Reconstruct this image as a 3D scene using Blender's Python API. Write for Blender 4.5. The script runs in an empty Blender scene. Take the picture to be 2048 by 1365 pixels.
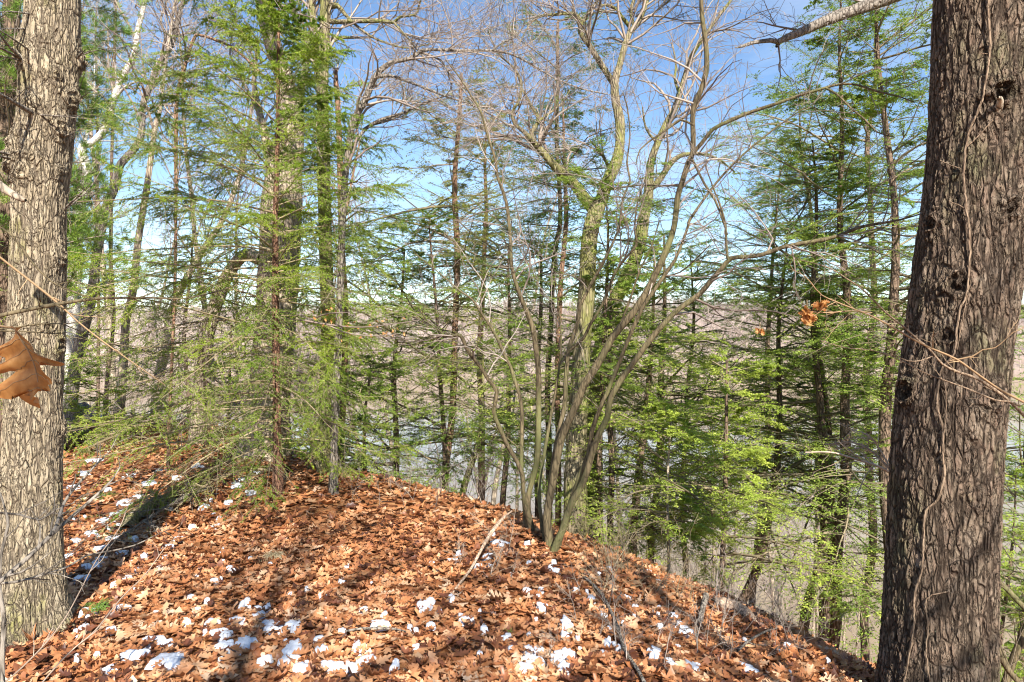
import bpy, math, random
import numpy as np
from mathutils import Vector

# ------------------------------------------------------------------ camera, sky, sun
S = bpy.context.scene
COL = S.collection
EYE = 1.6
F = 2048 * 24.0 / 36.0          # focal length in photo pixels
cam_d = bpy.data.cameras.new('camera'); cam = bpy.data.objects.new('camera', cam_d); COL.objects.link(cam)
cam.location = (0, 0, EYE); cam.rotation_euler = (math.radians(90), 0, 0)
cam_d.lens = 24; cam_d.sensor_width = 36; cam_d.clip_start = 0.05; cam_d.clip_end = 5000
S.camera = cam
SUN_EL = math.radians(36)
TRAVEL = Vector((-0.25, 1.0, 0)).normalized()
sun_dir = Vector((-TRAVEL.x * math.cos(SUN_EL), -TRAVEL.y * math.cos(SUN_EL), math.sin(SUN_EL)))
sl = bpy.data.lights.new('sun', 'SUN'); sl.energy = 5.0; sl.angle = math.radians(0.5); sl.color = (1.0, 0.94, 0.85)
so = bpy.data.objects.new('sun', sl); COL.objects.link(so); so.rotation_euler = (-sun_dir).to_track_quat('-Z', 'Y').to_euler()
so.location = (0, -5, 12)
W = bpy.data.worlds.new('World'); S.world = W; W.use_nodes = True
wn = W.node_tree; wn.nodes.clear()
sky = wn.nodes.new('ShaderNodeTexSky'); sky.sky_type = 'NISHITA'; sky.sun_disc = False
sky.sun_elevation = SUN_EL; sky.sun_rotation = math.atan2(sun_dir.x, sun_dir.y)
sky.air_density = 1.0; sky.dust_density = 0.0; sky.ozone_density = 1.3; sky.altitude = 200
bg = wn.nodes.new('ShaderNodeBackground'); bg.inputs['Strength'].default_value = 0.092
wo = wn.nodes.new('ShaderNodeOutputWorld')
tc = wn.nodes.new('ShaderNodeTexCoord'); mp = wn.nodes.new('ShaderNodeMapping'); mp.inputs['Scale'].default_value = (1.0, 1.6, 4.0)
nz = wn.nodes.new('ShaderNodeTexNoise'); nz.inputs['Scale'].default_value = 1.7; nz.inputs['Detail'].default_value = 6; nz.inputs['Roughness'].default_value = .6
cr = wn.nodes.new('ShaderNodeValToRGB'); cr.color_ramp.elements[0].position = .50; cr.color_ramp.elements[0].color = (0, 0, 0, 1)
cr.color_ramp.elements[1].position = .85; cr.color_ramp.elements[1].color = (.55, .55, .55, 1)
mx = wn.nodes.new('ShaderNodeMix'); mx.data_type = 'RGBA'; mx.inputs[7].default_value = (6.5, 7.0, 7.6, 1)
wn.links.new(tc.outputs['Generated'], mp.inputs[0]); wn.links.new(mp.outputs[0], nz.inputs['Vector'])
wn.links.new(nz.outputs[0], cr.inputs[0]); wn.links.new(cr.outputs[0], mx.inputs[0])
hs = wn.nodes.new('ShaderNodeHueSaturation'); hs.inputs['Hue'].default_value = .502; hs.inputs['Saturation'].default_value = 1.1; wn.links.new(sky.outputs[0], hs.inputs['Color']); wn.links.new(hs.outputs[0], mx.inputs[6]); wn.links.new(mx.outputs[2], bg.inputs[0]); wn.links.new(bg.outputs[0], wo.inputs[0])
S.view_settings.view_transform = 'Standard'; S.view_settings.look = 'None'
S.view_settings.exposure = 1.22; S.view_settings.gamma = 1.0; S.view_settings.use_curve_mapping = False
S.render.engine = 'CYCLES'
S.cycles.max_bounces = 6; S.cycles.transparent_max_bounces = 4; S.cycles.use_denoising = True; S.cycles.filter_width = 1.1

# ------------------------------------------------------------------ small maths
rng = np.random.default_rng(7)
def nrm(v): return v / np.maximum(np.linalg.norm(v, axis=-1, keepdims=True), 1e-9)
def P(px, py, D): return np.array([(px - 1024) * D / F, D, EYE - (py - 682.5) * D / F])
def vnoise(x, y, seed=0):
    """smooth value noise on a lattice, in [-1, 1]"""
    xi = np.floor(x).astype(np.int64); yi = np.floor(y).astype(np.int64); fx = x - xi; fy = y - yi
    fx = fx * fx * (3 - 2 * fx); fy = fy * fy * (3 - 2 * fy)
    def h(a, b):
        n = (a * 374761393 + b * 668265263 + seed * 974634777) & 0xffffffff
        n = ((n ^ (n >> 13)) * 1274126177) & 0xffffffff
        return ((n ^ (n >> 16)) & 0xffff) / 32767.5 - 1
    return (h(xi, yi) * (1 - fx) + h(xi + 1, yi) * fx) * (1 - fy) + (h(xi, yi + 1) * (1 - fx) + h(xi + 1, yi + 1) * fx) * fy
def fbm(x, y, seed=0, o=4):
    return sum(vnoise(x * 2 ** i, y * 2 ** i, seed + i) * .5 ** i for i in range(o))
def sstep(a, b, x):
    t = np.clip((x - a) / (b - a), 0, 1); return t * t * (3 - 2 * t)

# ------------------------------------------------------------------ the lie of the land
WATER = -12.0
CREST = np.array([(9.0, -12), (7.0, -2), (4.6, 2.2), (3.1, 3.6), (2.12, 4.25), (1.28, 4.72), (.33, 5.4), (-.6, 6.7), (-1.5, 7.9), (-2.6, 8.9),
                  (-5.3, 12.2), (-8.5, 15.0), (-14, 19), (-30, 30), (-90, 60), (-400, 150)], float)
CZ = np.array([-1.6, -1.4, -1.25, -.85, -.5, -.2, 0.0, 0, 0, 0, 0, -.1, -.4, -.8, -1, -1])
def crest(x, y):
    """signed distance beyond the crest line (positive over the bluff) and the crest's height there"""
    x = np.asarray(x, float); y = np.asarray(y, float)
    best = np.full(x.shape, 1e9); sg = np.zeros(x.shape); cz = np.zeros(x.shape)
    for i in range(len(CREST) - 1):
        a, b = CREST[i], CREST[i + 1]; d = b - a; L2 = d @ d
        t = np.clip(((x - a[0]) * d[0] + (y - a[1]) * d[1]) / L2, 0, 1)
        qx = x - a[0] - t * d[0]; qy = y - a[1] - t * d[1]; r = np.hypot(qx, qy)
        s = np.sign(d[0] * qy - d[1] * qx)          # side of the line
        m = r < best; best = np.where(m, r, best); sg = np.where(m, -s, sg); cz = np.where(m, CZ[i] * (1 - t) + CZ[i + 1] * t, cz)
    return best * sg, cz
def zg(x, y):
    x = np.asarray(x, float); y = np.asarray(y, float)
    s, cz = crest(x, y)
    w = np.exp(-np.maximum(-s, 0) / 1.6)
    z = cz * w + .03 * fbm(x * .9, y * .9, 3) * sstep(0, 3, np.hypot(x, y)) + .015 * fbm(x * 3, y * 3, 9, 2)
    so_ = np.maximum(s, 0)
    drop = .62 * (so_ - 1.2 * (1 - np.exp(-so_ / 1.2))) + .25 * (1 - np.exp(-so_))
    z = z - drop + .35 * fbm(x * .25, y * .25, 21, 3) * sstep(2, 8, so_)
    z = np.maximum(z, WATER - 3)
    r = y + .1 * x + 18 * fbm(x * .008, y * .008, 5, 3)
    hill = (WATER - 2) + sstep(275, 430, r) * 26 + sstep(430, 1500, r) * 30 + 4 * fbm(x * .012, y * .012, 31, 3) * sstep(290, 400, r)
    return np.where(y > 180, np.maximum(z * (y < 150) + (WATER - 3) * (y >= 150), hill), z)

# ------------------------------------------------------------------ mesh plumbing
class Bag:
    def __init__(s): s.V = []; s.Q = []; s.A = []; s.n = 0
    def add(s, V, Q, A=None):
        V = np.asarray(V, np.float32).reshape(-1, 3); Q = np.asarray(Q, np.int32).reshape(-1, 4)
        s.V.append(V); s.Q.append(Q + s.n); s.n += len(V)
        s.A.append(np.zeros(len(V), np.float32) if A is None else np.asarray(A, np.float32).reshape(-1))
    def arrays(s): return np.concatenate(s.V), np.concatenate(s.Q), np.concatenate(s.A)
def build(name, bag, mat, parent=None, smooth=True):
    V, Q, A = bag.arrays()
    if parent is not None: V = V - np.array(parent.location, np.float32)
    me = bpy.data.meshes.new(name)
    me.vertices.add(len(V)); me.vertices.foreach_set('co', V.ravel())
    me.loops.add(Q.size); me.loops.foreach_set('vertex_index', Q.ravel().astype(np.int32))
    me.polygons.add(len(Q)); me.polygons.foreach_set('loop_start', np.arange(0, Q.size, 4, dtype=np.int32))
    at = me.attributes.new('rnd', 'FLOAT', 'POINT'); at.data.foreach_set('value', A)
    me.update(calc_edges=True)
    if smooth: me.polygons.foreach_set('use_smooth', np.ones(len(Q), bool))
    me.materials.append(mat)
    o = bpy.data.objects.new(name, me); COL.objects.link(o)
    if parent is not None: o.parent = parent
    return o
def thing(name, label, cat, loc, group=None):
    o = bpy.data.objects.new(name, None); COL.objects.link(o); o.location = [float(a) for a in loc]; o.empty_display_size = .2
    o['label'] = label; o['category'] = cat
    if group: o['group'] = group
    return o
def tag(o, label, cat, group=None):
    o['label'] = label; o['category'] = cat
    if group: o['group'] = group
    return o

def tubes(Pt, R, k=3, rnd=None, close=False):
    """Pt N,n,3  R N,n -> quads of N tubes"""
    N, n, _ = Pt.shape
    T = np.gradient(Pt, axis=1); T = nrm(T)
    mean = nrm(Pt[:, -1] - Pt[:, 0])
    ref = np.where(np.abs(mean[:, 2:3]) > .8, np.array([[0., -1, 0]]), np.array([[0, 0, 1.]]))
    U = nrm(np.cross(T, ref[:, None, :])); Vv = np.cross(T, U)
    a = np.arange(k) * 2 * np.pi / k
    ring = U[:, :, None, :] * np.cos(a)[None, None, :, None] + Vv[:, :, None, :] * np.sin(a)[None, None, :, None]
    V = Pt[:, :, None, :] + ring * R[:, :, None, None]
    i = np.arange(N)[:, None, None] * n * k + np.arange(n - 1)[None, :, None] * k
    j = np.arange(k)[None, None, :]; j2 = (j + 1) % k
    Q = np.stack([i + j, i + j2, i + k + j2, i + k + j], -1)
    A = np.repeat(rng.random(N) if rnd is None else rnd, n * k)
    return V.reshape(-1, 3), Q.reshape(-1, 4), A
def spline(pts, step=.12):
    """Catmull-Rom through pts (m, c): first three columns are the position"""
    p = np.asarray(pts, float); p = np.vstack([2 * p[0] - p[1], p, 2 * p[-1] - p[-2]]); out = []
    for i in range(1, len(p) - 2):
        L = np.linalg.norm(p[i + 1, :3] - p[i, :3]); m = max(2, int(L / step))
        t = (np.arange(m) / m)[:, None]
        out.append(.5 * (2 * p[i] + (p[i + 1] - p[i - 1]) * t + (2 * p[i - 1] - 5 * p[i] + 4 * p[i + 1] - p[i + 2]) * t ** 2 + (3 * p[i] - p[i - 1] - 3 * p[i + 1] + p[i + 2]) * t ** 3))
    out.append(p[-2:-1]); q = np.vstack(out); q[:, 3:] = np.maximum(q[:, 3:], .0008)
    return q
def trace(pts, D0, D1=None, step=.1, wob=.0):
    """photo polyline (px, py, width px) -> world spline with radius, base first"""
    m = len(pts); D1 = D0 if D1 is None else D1
    q = []
    L = np.cumsum([0] + [math.hypot(pts[i + 1][0] - pts[i][0], pts[i + 1][1] - pts[i][1]) for i in range(m - 1)]); L = L / L[-1]
    for i, (px, py, w) in enumerate(pts):
        D = D0 + (D1 - D0) * L[i] + wob * math.sin(L[i] * 9 + px * .01)
        q.append([*P(px, py, D), w / 2 * D / F])
    return spline(q, step)
def resamp(q, n):
    L = np.concatenate([[0], np.cumsum(np.linalg.norm(np.diff(q[:, :3], axis=0), axis=1))]); t = np.linspace(0, L[-1], n)
    return np.stack([np.interp(t, L, q[:, c]) for c in range(q.shape[1])], 1)
def limb_bag(q, k=10, rough=.06, lean=0):
    n = len(q); V, Q, A = tubes(q[None, :, :3], q[None, :, 3], k)
    V = V.reshape(n, k, 3); c = q[:, None, :3]; d = V - c
    a = np.arange(k) / k * 2 * np.pi; s = np.arange(n)[:, None] * .35
    f = 1 + rough * (vnoise(np.cos(a)[None, :] * 1.7 + s, np.sin(a)[None, :] * 1.7 + s * .3, 5) + .5 * vnoise(np.cos(a)[None, :] * 4 + s * 2, np.sin(a)[None, :] * 4 + 9, 8))
    b = Bag(); b.add(c + d * f[:, :, None], Q, A); return b

def grow(Pt, R, n, L, Ld=.35, ang=(35, 65), up=0.0, wig=.12, npts=6, t0=.25, t1=1.0, rf=.55, rtip=.0012, flat=None, tl=.5, grav=0.0):
    """children of N parent paths; L length of a child (array or number)"""
    N, m, _ = Pt.shape
    if np.isscalar(n): idx = np.repeat(np.arange(N), n)
    else: idx = np.repeat(np.arange(N), n)
    M = len(idx)
    if M == 0: return np.zeros((0, npts, 3)), np.zeros((0, npts))
    t = t0 + (t1 - t0) * rng.random(M); f = t * (m - 1); i0 = np.minimum(f.astype(int), m - 2); fr = (f - i0)[:, None]
    a, b = Pt[idx, i0], Pt[idx, i0 + 1]; pos = a * (1 - fr) + b * fr; tan = nrm(b - a)
    rp = R[idx, i0] * (1 - fr[:, 0]) + R[idx, i0 + 1] * fr[:, 0]
    if flat is None:
        perp = nrm(np.cross(tan, rng.normal(size=(M, 3))))
    else:                                      # side shoots stay in the spray's plane
        perp = nrm(np.cross(tan, np.array([[0, 0, 1.]]))) * np.where(rng.random(M) < .5, 1, -1)[:, None]
        perp = nrm(perp + rng.normal(size=(M, 3)) * flat)
    A = np.radians(rng.uniform(ang[0], ang[1], M))[:, None]
    d = nrm(np.cos(A) * tan + np.sin(A) * perp + np.array([[0, 0, up]]))
    Ls = (L if np.isscalar(L) else np.asarray(L)[idx]) * (1 - tl * t) * (1 + Ld * rng.normal(size=M)).clip(.3, 1.8)
    st = (Ls / (npts - 1))[:, None]
    out = np.empty((M, npts, 3)); out[:, 0] = pos; bend = rng.normal(size=(M, 3)) * wig
    for j in range(1, npts):
        d = nrm(d + bend * .5 + rng.normal(size=(M, 3)) * wig + np.array([[0, 0, up * .35 - grav]]))
        out[:, j] = out[:, j - 1] + d * st
    r0 = np.maximum(np.minimum(rp * rf, Ls * .02 + .001), rtip * 1.3)
    Rr = r0[:, None] * (1 - np.linspace(0, 1, npts)[None, :]) + rtip * np.linspace(0, 1, npts)[None, :]
    return out, Rr
def leaf_quads(pos, d, nn, L, Wd, rnd):
    """rhombic blades"""
    s = np.cross(d, nn); L = np.asarray(L).reshape(-1, 1); Wd = np.asarray(Wd).reshape(-1, 1)
    V = np.stack([pos, pos + d * L * .45 + s * Wd * .5, pos + d * L, pos + d * L * .45 - s * Wd * .5], 1)
    return V.reshape(-1, 3), np.arange(len(pos) * 4).reshape(-1, 4), np.repeat(rnd, 4)
def along(Pt, m, t0=0., t1=1.):
    """m random stations on each path: position, tangent, path index"""
    N, n, _ = Pt.shape; idx = np.repeat(np.arange(N), m); t = t0 + (t1 - t0) * rng.random(len(idx)); f = t * (n - 1)
    i0 = np.minimum(f.astype(int), n - 2); fr = (f - i0)[:, None]
    a, b = Pt[idx, i0], Pt[idx, i0 + 1]
    return a * (1 - fr) + b * fr, nrm(b - a), idx, t

# ------------------------------------------------------------------ materials
def newmat(name):
    m = bpy.data.materials.new(name); m.use_nodes = True; nt = m.node_tree; nt.nodes.clear()
    out = nt.nodes.new('ShaderNodeOutputMaterial'); return m, nt, out
def node(nt, t, **kw):
    n = nt.nodes.new(t)
    for k_, v in kw.items(): setattr(n, k_, v)
    return n
def ramp(nt, src, stops, interp='LINEAR'):
    r = nt.nodes.new('ShaderNodeValToRGB'); e = r.color_ramp.elements; r.color_ramp.interpolation = interp
    while len(e) < len(stops): e.new(.5)
    for x, (p_, c) in zip(e, stops):
        x.position = p_; x.color = (*c, 1) if len(c) == 3 else c
    nt.links.new(src, r.inputs[0]); return r.outputs[0]
def mixc(nt, fac, a, b, mode='MIX'):
    m = nt.nodes.new('ShaderNodeMix'); m.data_type = 'RGBA'; m.blend_type = mode
    for s_, v in ((m.inputs[0], fac), (m.inputs[6], a), (m.inputs[7], b)):
        if hasattr(v, 'links') or isinstance(v, bpy.types.NodeSocket): nt.links.new(v, s_)
        elif isinstance(v, tuple): s_.default_value = (*v, 1)
        else: s_.default_value = v
    return m.outputs[2]
def math_(nt, op, a, b=None, c=None):
    m = nt.nodes.new('ShaderNodeMath'); m.operation = op
    for i, v in enumerate((a, b, c)):
        if v is None: continue
        if isinstance(v, bpy.types.NodeSocket): nt.links.new(v, m.inputs[i])
        else: m.inputs[i].default_value = v
    return m.outputs[0]
def coords(nt, scale=(1, 1, 1), warp=0.0, wscale=3.0):
    tc = nt.nodes.new('ShaderNodeTexCoord'); mp = nt.nodes.new('ShaderNodeMapping'); mp.inputs['Scale'].default_value = scale
    nt.links.new(tc.outputs['Object'], mp.inputs[0]); v = mp.outputs[0]
    if warp:
        n = nt.nodes.new('ShaderNodeTexNoise'); n.inputs['Scale'].default_value = wscale; n.inputs['Detail'].default_value = 3
        nt.links.new(v, n.inputs['Vector'])
        a = nt.nodes.new('ShaderNodeVectorMath'); a.operation = 'MULTIPLY_ADD'; nt.links.new(n.outputs['Color'], a.inputs[0])
        a.inputs[1].default_value = (warp,) * 3; nt.links.new(v, a.inputs[2]); v = a.outputs[0]
    return v
def noise(nt, vec, scale, detail=5, rough=.55):
    n = nt.nodes.new('ShaderNodeTexNoise'); n.inputs['Scale'].default_value = scale; n.inputs['Detail'].default_value = detail; n.inputs['Roughness'].default_value = rough
    nt.links.new(vec, n.inputs['Vector']); return n.outputs[0]
def voro(nt, vec, scale, feature='DISTANCE_TO_EDGE'):
    n = nt.nodes.new('ShaderNodeTexVoronoi'); n.feature = feature; n.inputs['Scale'].default_value = scale
    nt.links.new(vec, n.inputs['Vector']); return n.outputs['Color' if feature == 'F1' else 'Distance']
def bsdf(nt, out, col, rough=.85, normal=None, spec=.3):
    b = nt.nodes.new('ShaderNodeBsdfPrincipled'); b.inputs['Roughness'].default_value = rough; b.inputs['Specular IOR Level'].default_value = spec
    if isinstance(col, bpy.types.NodeSocket): nt.links.new(col, b.inputs['Base Color'])
    else: b.inputs['Base Color'].default_value = (*col, 1)
    if normal is not None: nt.links.new(normal, b.inputs['Normal'])
    nt.links.new(b.outputs[0], out.inputs[0]); return b
def bump(nt, h, strength=.6, dist=.02):
    b = nt.nodes.new('ShaderNodeBump'); b.inputs['Strength'].default_value = strength; b.inputs['Distance'].default_value = dist
    nt.links.new(h, b.inputs['Height']); return b.outputs[0]

def hero_bark(name, plate, dark, tint, moss, moss_at, sc, zs, depth, crack=.09, flake=.5):
    """deeply furrowed bark: elongated plates between dark fissures, truly displaced"""
    m, nt, out = newmat(name)
    v = coords(nt, (1, 1, zs), .05, 6.0); vr = coords(nt, (1, 1, zs * .55), .03, 9.0)
    v1 = voro(nt, v, sc * 1.15)
    ridge = lambda vec, sc_, d_: math_(nt, 'MULTIPLY', math_(nt, 'ABSOLUTE', math_(nt, 'SUBTRACT', noise(nt, vec, sc_, d_, .6), .5)), 1.6)
    f1 = ridge(vr, sc * .62, 2.5); f2 = ridge(v, sc * 1.5, 3)
    vf = coords(nt, (1, 1, .55), .02, 20)
    n1 = noise(nt, vf, 45, 6, .7)
    e1 = math_(nt, 'SMOOTH_MIN', math_(nt, 'SMOOTH_MIN', f1, math_(nt, 'ADD', f2, crack * .35), .04), math_(nt, 'MULTIPLY', v1, .75), .03)
    h = ramp(nt, e1, [(0, (0, 0, 0)), (crack * .5, (.3, .3, .3)), (crack, (.72, .72, .72)), (crack * 2.6, (1, 1, 1))])
    hh = math_(nt, 'ADD', math_(nt, 'MULTIPLY', h, 1 - flake * .35), math_(nt, 'MULTIPLY', n1, flake * .6))
    plates = voro(nt, v, sc * 1.5, 'F1')
    c = ramp(nt, n1, [(.28, tuple(x * .55 for x in plate)), (.5, plate), (.7, tuple(min(1, x * 1.25) for x in plate))])
    sep = nt.nodes.new('ShaderNodeSeparateColor'); nt.links.new(plates, sep.inputs[0])
    c = mixc(nt, math_(nt, 'MULTIPLY', sep.outputs[0], .45), c, tint)
    lich = ramp(nt, noise(nt, coords(nt, (1, 1, .6)), 13, 5, .65), [(.54, (0, 0, 0)), (.66, (.5, .5, .5))])
    c = mixc(nt, lich, c, tuple(min(.8, x * 1.25 + .05) for x in plate))
    mo = ramp(nt, noise(nt, coords(nt, (1, 1, .5)), 3.2, 6, .7), [(moss_at, (0, 0, 0)), (moss_at + .13, (.85, .85, .85))])
    c = mixc(nt, mo, c, moss)
    c = mixc(nt, h, dark, c)
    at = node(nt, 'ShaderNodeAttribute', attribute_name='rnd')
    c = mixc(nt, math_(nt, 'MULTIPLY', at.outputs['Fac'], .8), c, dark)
    bsdf(nt, out, c, .9, bump(nt, hh, .75, .012), .15)
    dn = nt.nodes.new('ShaderNodeDisplacement'); dn.inputs['Scale'].default_value = depth; dn.inputs['Midlevel'].default_value = .8
    nt.links.new(hh, dn.inputs['Height']); nt.links.new(dn.outputs[0], out.inputs['Displacement'])
    m.displacement_method = 'BOTH'
    return m
M_OAK = hero_bark('oak_bark', (.34, .275, .18), (.13, .10, .07), (.42, .36, .27), (.20, .19, .05), .54, 31, .24, .009, .048, .65)
M_PINE = hero_bark('furrowed_bark', (.235, .18, .128), (.032, .022, .015), (.23, .14, .10), (.20, .19, .10), .54, 23, .30, .022, .08, 1.0)
def bark(name, a, b, moss=None, moss_at=.55, sc=26, zs=.25, st=.7, dist=.02):
    m, nt, out = newmat(name)
    v = coords(nt, (1, 1, zs), .06, 6)
    e = voro(nt, v, sc); n1 = noise(nt, v, sc * 1.3, 5, .65)
    h = math_(nt, 'ADD', ramp(nt, e, [(0, (0, 0, 0)), (.16, (1, 1, 1))]), n1)
    c = ramp(nt, n1, [(.3, a), (.68, b)])
    c = mixc(nt, ramp(nt, e, [(0, (.75, .75, .75)), (.12, (0, 0, 0))]), c, tuple(x * .35 for x in a))
    if moss:
        mo = ramp(nt, noise(nt, coords(nt, (1, 1, .35)), 4, 5, .7), [(moss_at, (0, 0, 0)), (moss_at + .15, (.9, .9, .9))])
        c = mixc(nt, mo, c, moss)
    bsdf(nt, out, c, .88, bump(nt, h, st, dist), .2); return m
M_MOSSY = bark('mossy_bark', (.12, .095, .06), (.36, .30, .19), (.20, .20, .06), .43)
M_TAN = bark('tan_bark', (.27, .21, .15), (.52, .43, .32), (.20, .19, .08), .62, 22)
M_GREYB = bark('grey_bark', (.15, .125, .10), (.32, .28, .23), (.2, .2, .1), .64, 30)
M_PALE = bark('pale_bark', (.50, .46, .40), (.72, .69, .63), (.22, .19, .15), .60, 20, 1.6, .4)
M_SPRB = bark('spruce_bark', (.13, .065, .04), (.30, .17, .11), (.09, .08, .03), .6, 50)
M_HEMB = bark('hemlock_bark', (.09, .06, .045), (.27, .19, .13), (.16, .15, .06), .60, 30)
M_RED = bark('reddish_bark', (.18, .10, .065), (.36, .22, .14), (.2, .18, .08), .66, 28)
M_SHRUB = bark('smooth_shrub_bark', (.075, .058, .032), (.20, .155, .088), (.15, .15, .06), .5, 40, .2, .35, .006)
M_SHRUB2 = bark('vine_bark', (.17, .11, .07), (.34, .25, .17), None, .6, 70, .2, .5, .006)
M_STICK = bark('weathered_wood', (.34, .22, .14), (.60, .45, .33), None, .6, 40, .12, .5, .008)
def twigmat(name, a, b, rough=.7):
    m, nt, out = newmat(name); at = node(nt, 'ShaderNodeAttribute', attribute_name='rnd')
    c = ramp(nt, at.outputs['Fac'], [(0, a), (1, b)]); n = noise(nt, coords(nt), 9, 3)
    c = mixc(nt, math_(nt, 'MULTIPLY', n, .5), c, tuple(x * .6 for x in a)); bsdf(nt, out, c, rough, None, .3); return m
M_TWIG = twigmat('twig_bark', (.19, .14, .11), (.50, .42, .35))
M_HTWIG = twigmat('hemlock_twig', (.12, .10, .06), (.30, .24, .15))
M_TWIGP = twigmat('pale_twig_bark', (.30, .22, .16), (.58, .47, .36))
M_TWIGO = twigmat('tan_twig_bark', (.30, .19, .10), (.52, .36, .20))
M_DEADT = twigmat('dead_twig_bark', (.20, .15, .09), (.42, .34, .20))
def foliage(name, stops, trans=.3, rough=.45, ns=1.3, spec=.35):
    m, nt, out = newmat(name); at = node(nt, 'ShaderNodeAttribute', attribute_name='rnd')
    n = noise(nt, coords(nt), ns, 3)
    f = math_(nt, 'ADD', math_(nt, 'MULTIPLY', at.outputs['Fac'], .65), math_(nt, 'MULTIPLY', math_(nt, 'SUBTRACT', n, .32), .95))
    c = ramp(nt, f, stops)
    b = nt.nodes.new('ShaderNodeBsdfPrincipled'); b.inputs['Roughness'].default_value = rough; b.inputs['Specular IOR Level'].default_value = spec
    nt.links.new(c, b.inputs['Base Color'])
    t = nt.nodes.new('ShaderNodeBsdfTranslucent'); nt.links.new(c, t.inputs[0])
    mx = nt.nodes.new('ShaderNodeMixShader'); mx.inputs[0].default_value = trans
    nt.links.new(b.outputs[0], mx.inputs[1]); nt.links.new(t.outputs[0], mx.inputs[2]); nt.links.new(mx.outputs[0], out.inputs[0]); return m
M_SPRUCE = foliage('spruce_needles', [(.1, (.05, .10, .012)), (.45, (.16, .27, .02)), (.85, (.44, .54, .045))], .38)
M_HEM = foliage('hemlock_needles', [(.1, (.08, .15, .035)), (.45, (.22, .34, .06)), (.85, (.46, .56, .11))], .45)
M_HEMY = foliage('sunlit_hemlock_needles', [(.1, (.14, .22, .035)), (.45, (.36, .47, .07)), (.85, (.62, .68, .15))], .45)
M_WPINE = foliage('pine_needles', [(.1, (.08, .15, .03)), (.5, (.19, .31, .05)), (.9, (.40, .48, .10))], .35)
M_OLIVE = foliage('olive_needles', [(.1, (.16, .19, .04)), (.45, (.35, .38, .08)), (.85, (.58, .55, .16))], .45)
M_LEAF = foliage('oak_leaf_litter', [(.05, (.045, .020, .013)), (.22, (.15, .052, .026)), (.42, (.39, .155, .060)), (.64, (.51, .245, .11)), (.85, (.57, .36, .21)), (1., (.62, .46, .33))], .10, .45, 2.2, .5)
M_DRYL = foliage('dry_oak_leaf', [(.12, (.22, .08, .025)), (.4, (.44, .19, .055)), (.6, (.60, .30, .10)), (.95, (.74, .46, .2))], .35, .5, 45)
M_GRASSD = foliage('dry_grass', [(.1, (.45, .34, .18)), (.9, (.75, .64, .42))], .2)
M_GRASSG = foliage('green_grass', [(.1, (.10, .2, .03)), (.9, (.28, .42, .08))], .2)

# ------------------------------------------------------------------ ground, water
def make_ground():
    u = np.linspace(-1, 1, 560); gx = np.sinh(u * 7.4) / np.sinh(7.4) * 2200 - .5
    w = np.linspace(-.82, 1, 620); gy = np.sinh(w * 7.4) / np.sinh(7.4) * 2600 + 5.5
    X, Y = np.meshgrid(gx, gy); Z = zg(X, Y)
    V = np.stack([X, Y, Z], -1).reshape(-1, 3); n, m = X.shape
    i = np.arange(n - 1)[:, None] * m + np.arange(m - 1)[None, :]
    Q = np.stack([i, i + 1, i + m + 1, i + m], -1).reshape(-1, 4)
    b = Bag(); b.add(V, Q)
    mt, nt, out = newmat('forest_floor')
    v = coords(nt); e = voro(nt, v, 17, 'F1'); sep = node(nt, 'ShaderNodeSeparateColor'); nt.links.new(e, sep.inputs[0])
    n1 = noise(nt, v, 30, 6, .7); f = math_(nt, 'ADD', math_(nt, 'MULTIPLY', sep.outputs[0], .6), math_(nt, 'MULTIPLY', n1, .5))
    near = ramp(nt, f, [(.2, (.07, .028, .015)), (.5, (.24, .09, .035)), (.8, (.42, .21, .09))])
    far = ramp(nt, noise(nt, v, .05, 6, .75), [(.3, (.26, .19, .15)), (.7, (.44, .35, .29))])
    g = node(nt, 'ShaderNodeNewGeometry'); sx = node(nt, 'ShaderNodeSeparateXYZ'); nt.links.new(g.outputs['Position'], sx.inputs[0])
    k = ramp(nt, math_(nt, 'DIVIDE', sx.outputs['Y'], 300), [(.1, (0, 0, 0)), (.6, (1, 1, 1))])
    bsdf(nt, out, mixc(nt, k, near, far), .95, bump(nt, f, .8, .02), .1)
    o = build('ground', b, mt); o['kind'] = 'structure'; return o
make_ground()
def make_water():
    b = Bag(); n = 60; u = np.linspace(-1, 1, n); gx = np.sinh(u * 5) / np.sinh(5) * 1500; gy = 2 + (np.sinh(np.linspace(0, 1, n) * 5) / np.sinh(5)) * 480
    X, Y = np.meshgrid(gx, gy); V = np.stack([X, Y, np.full_like(X, WATER)], -1).reshape(-1, 3)
    i = np.arange(n - 1)[:, None] * n + np.arange(n - 1)[None, :]
    b.add(V, np.stack([i, i + 1, i + n + 1, i + n], -1).reshape(-1, 4))
    mt, nt, out = newmat('lake_water')
    v = coords(nt, (1, .45, 1)); h = math_(nt, 'ADD', noise(nt, v, 1.6, 4, .6), math_(nt, 'MULTIPLY', noise(nt, v, .25, 3), 1.5))
    c = ramp(nt, noise(nt, coords(nt, (1, .3, 1)), .12, 5, .6), [(.3, (.25, .175, .085)), (.7, (.38, .28, .15))])
    p_ = bsdf(nt, out, c, .06, bump(nt, h, .35, .05), .5); p_.inputs['IOR'].default_value = 1.33
    o = build('water', b, mt); o['kind'] = 'structure'
make_water()

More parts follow.
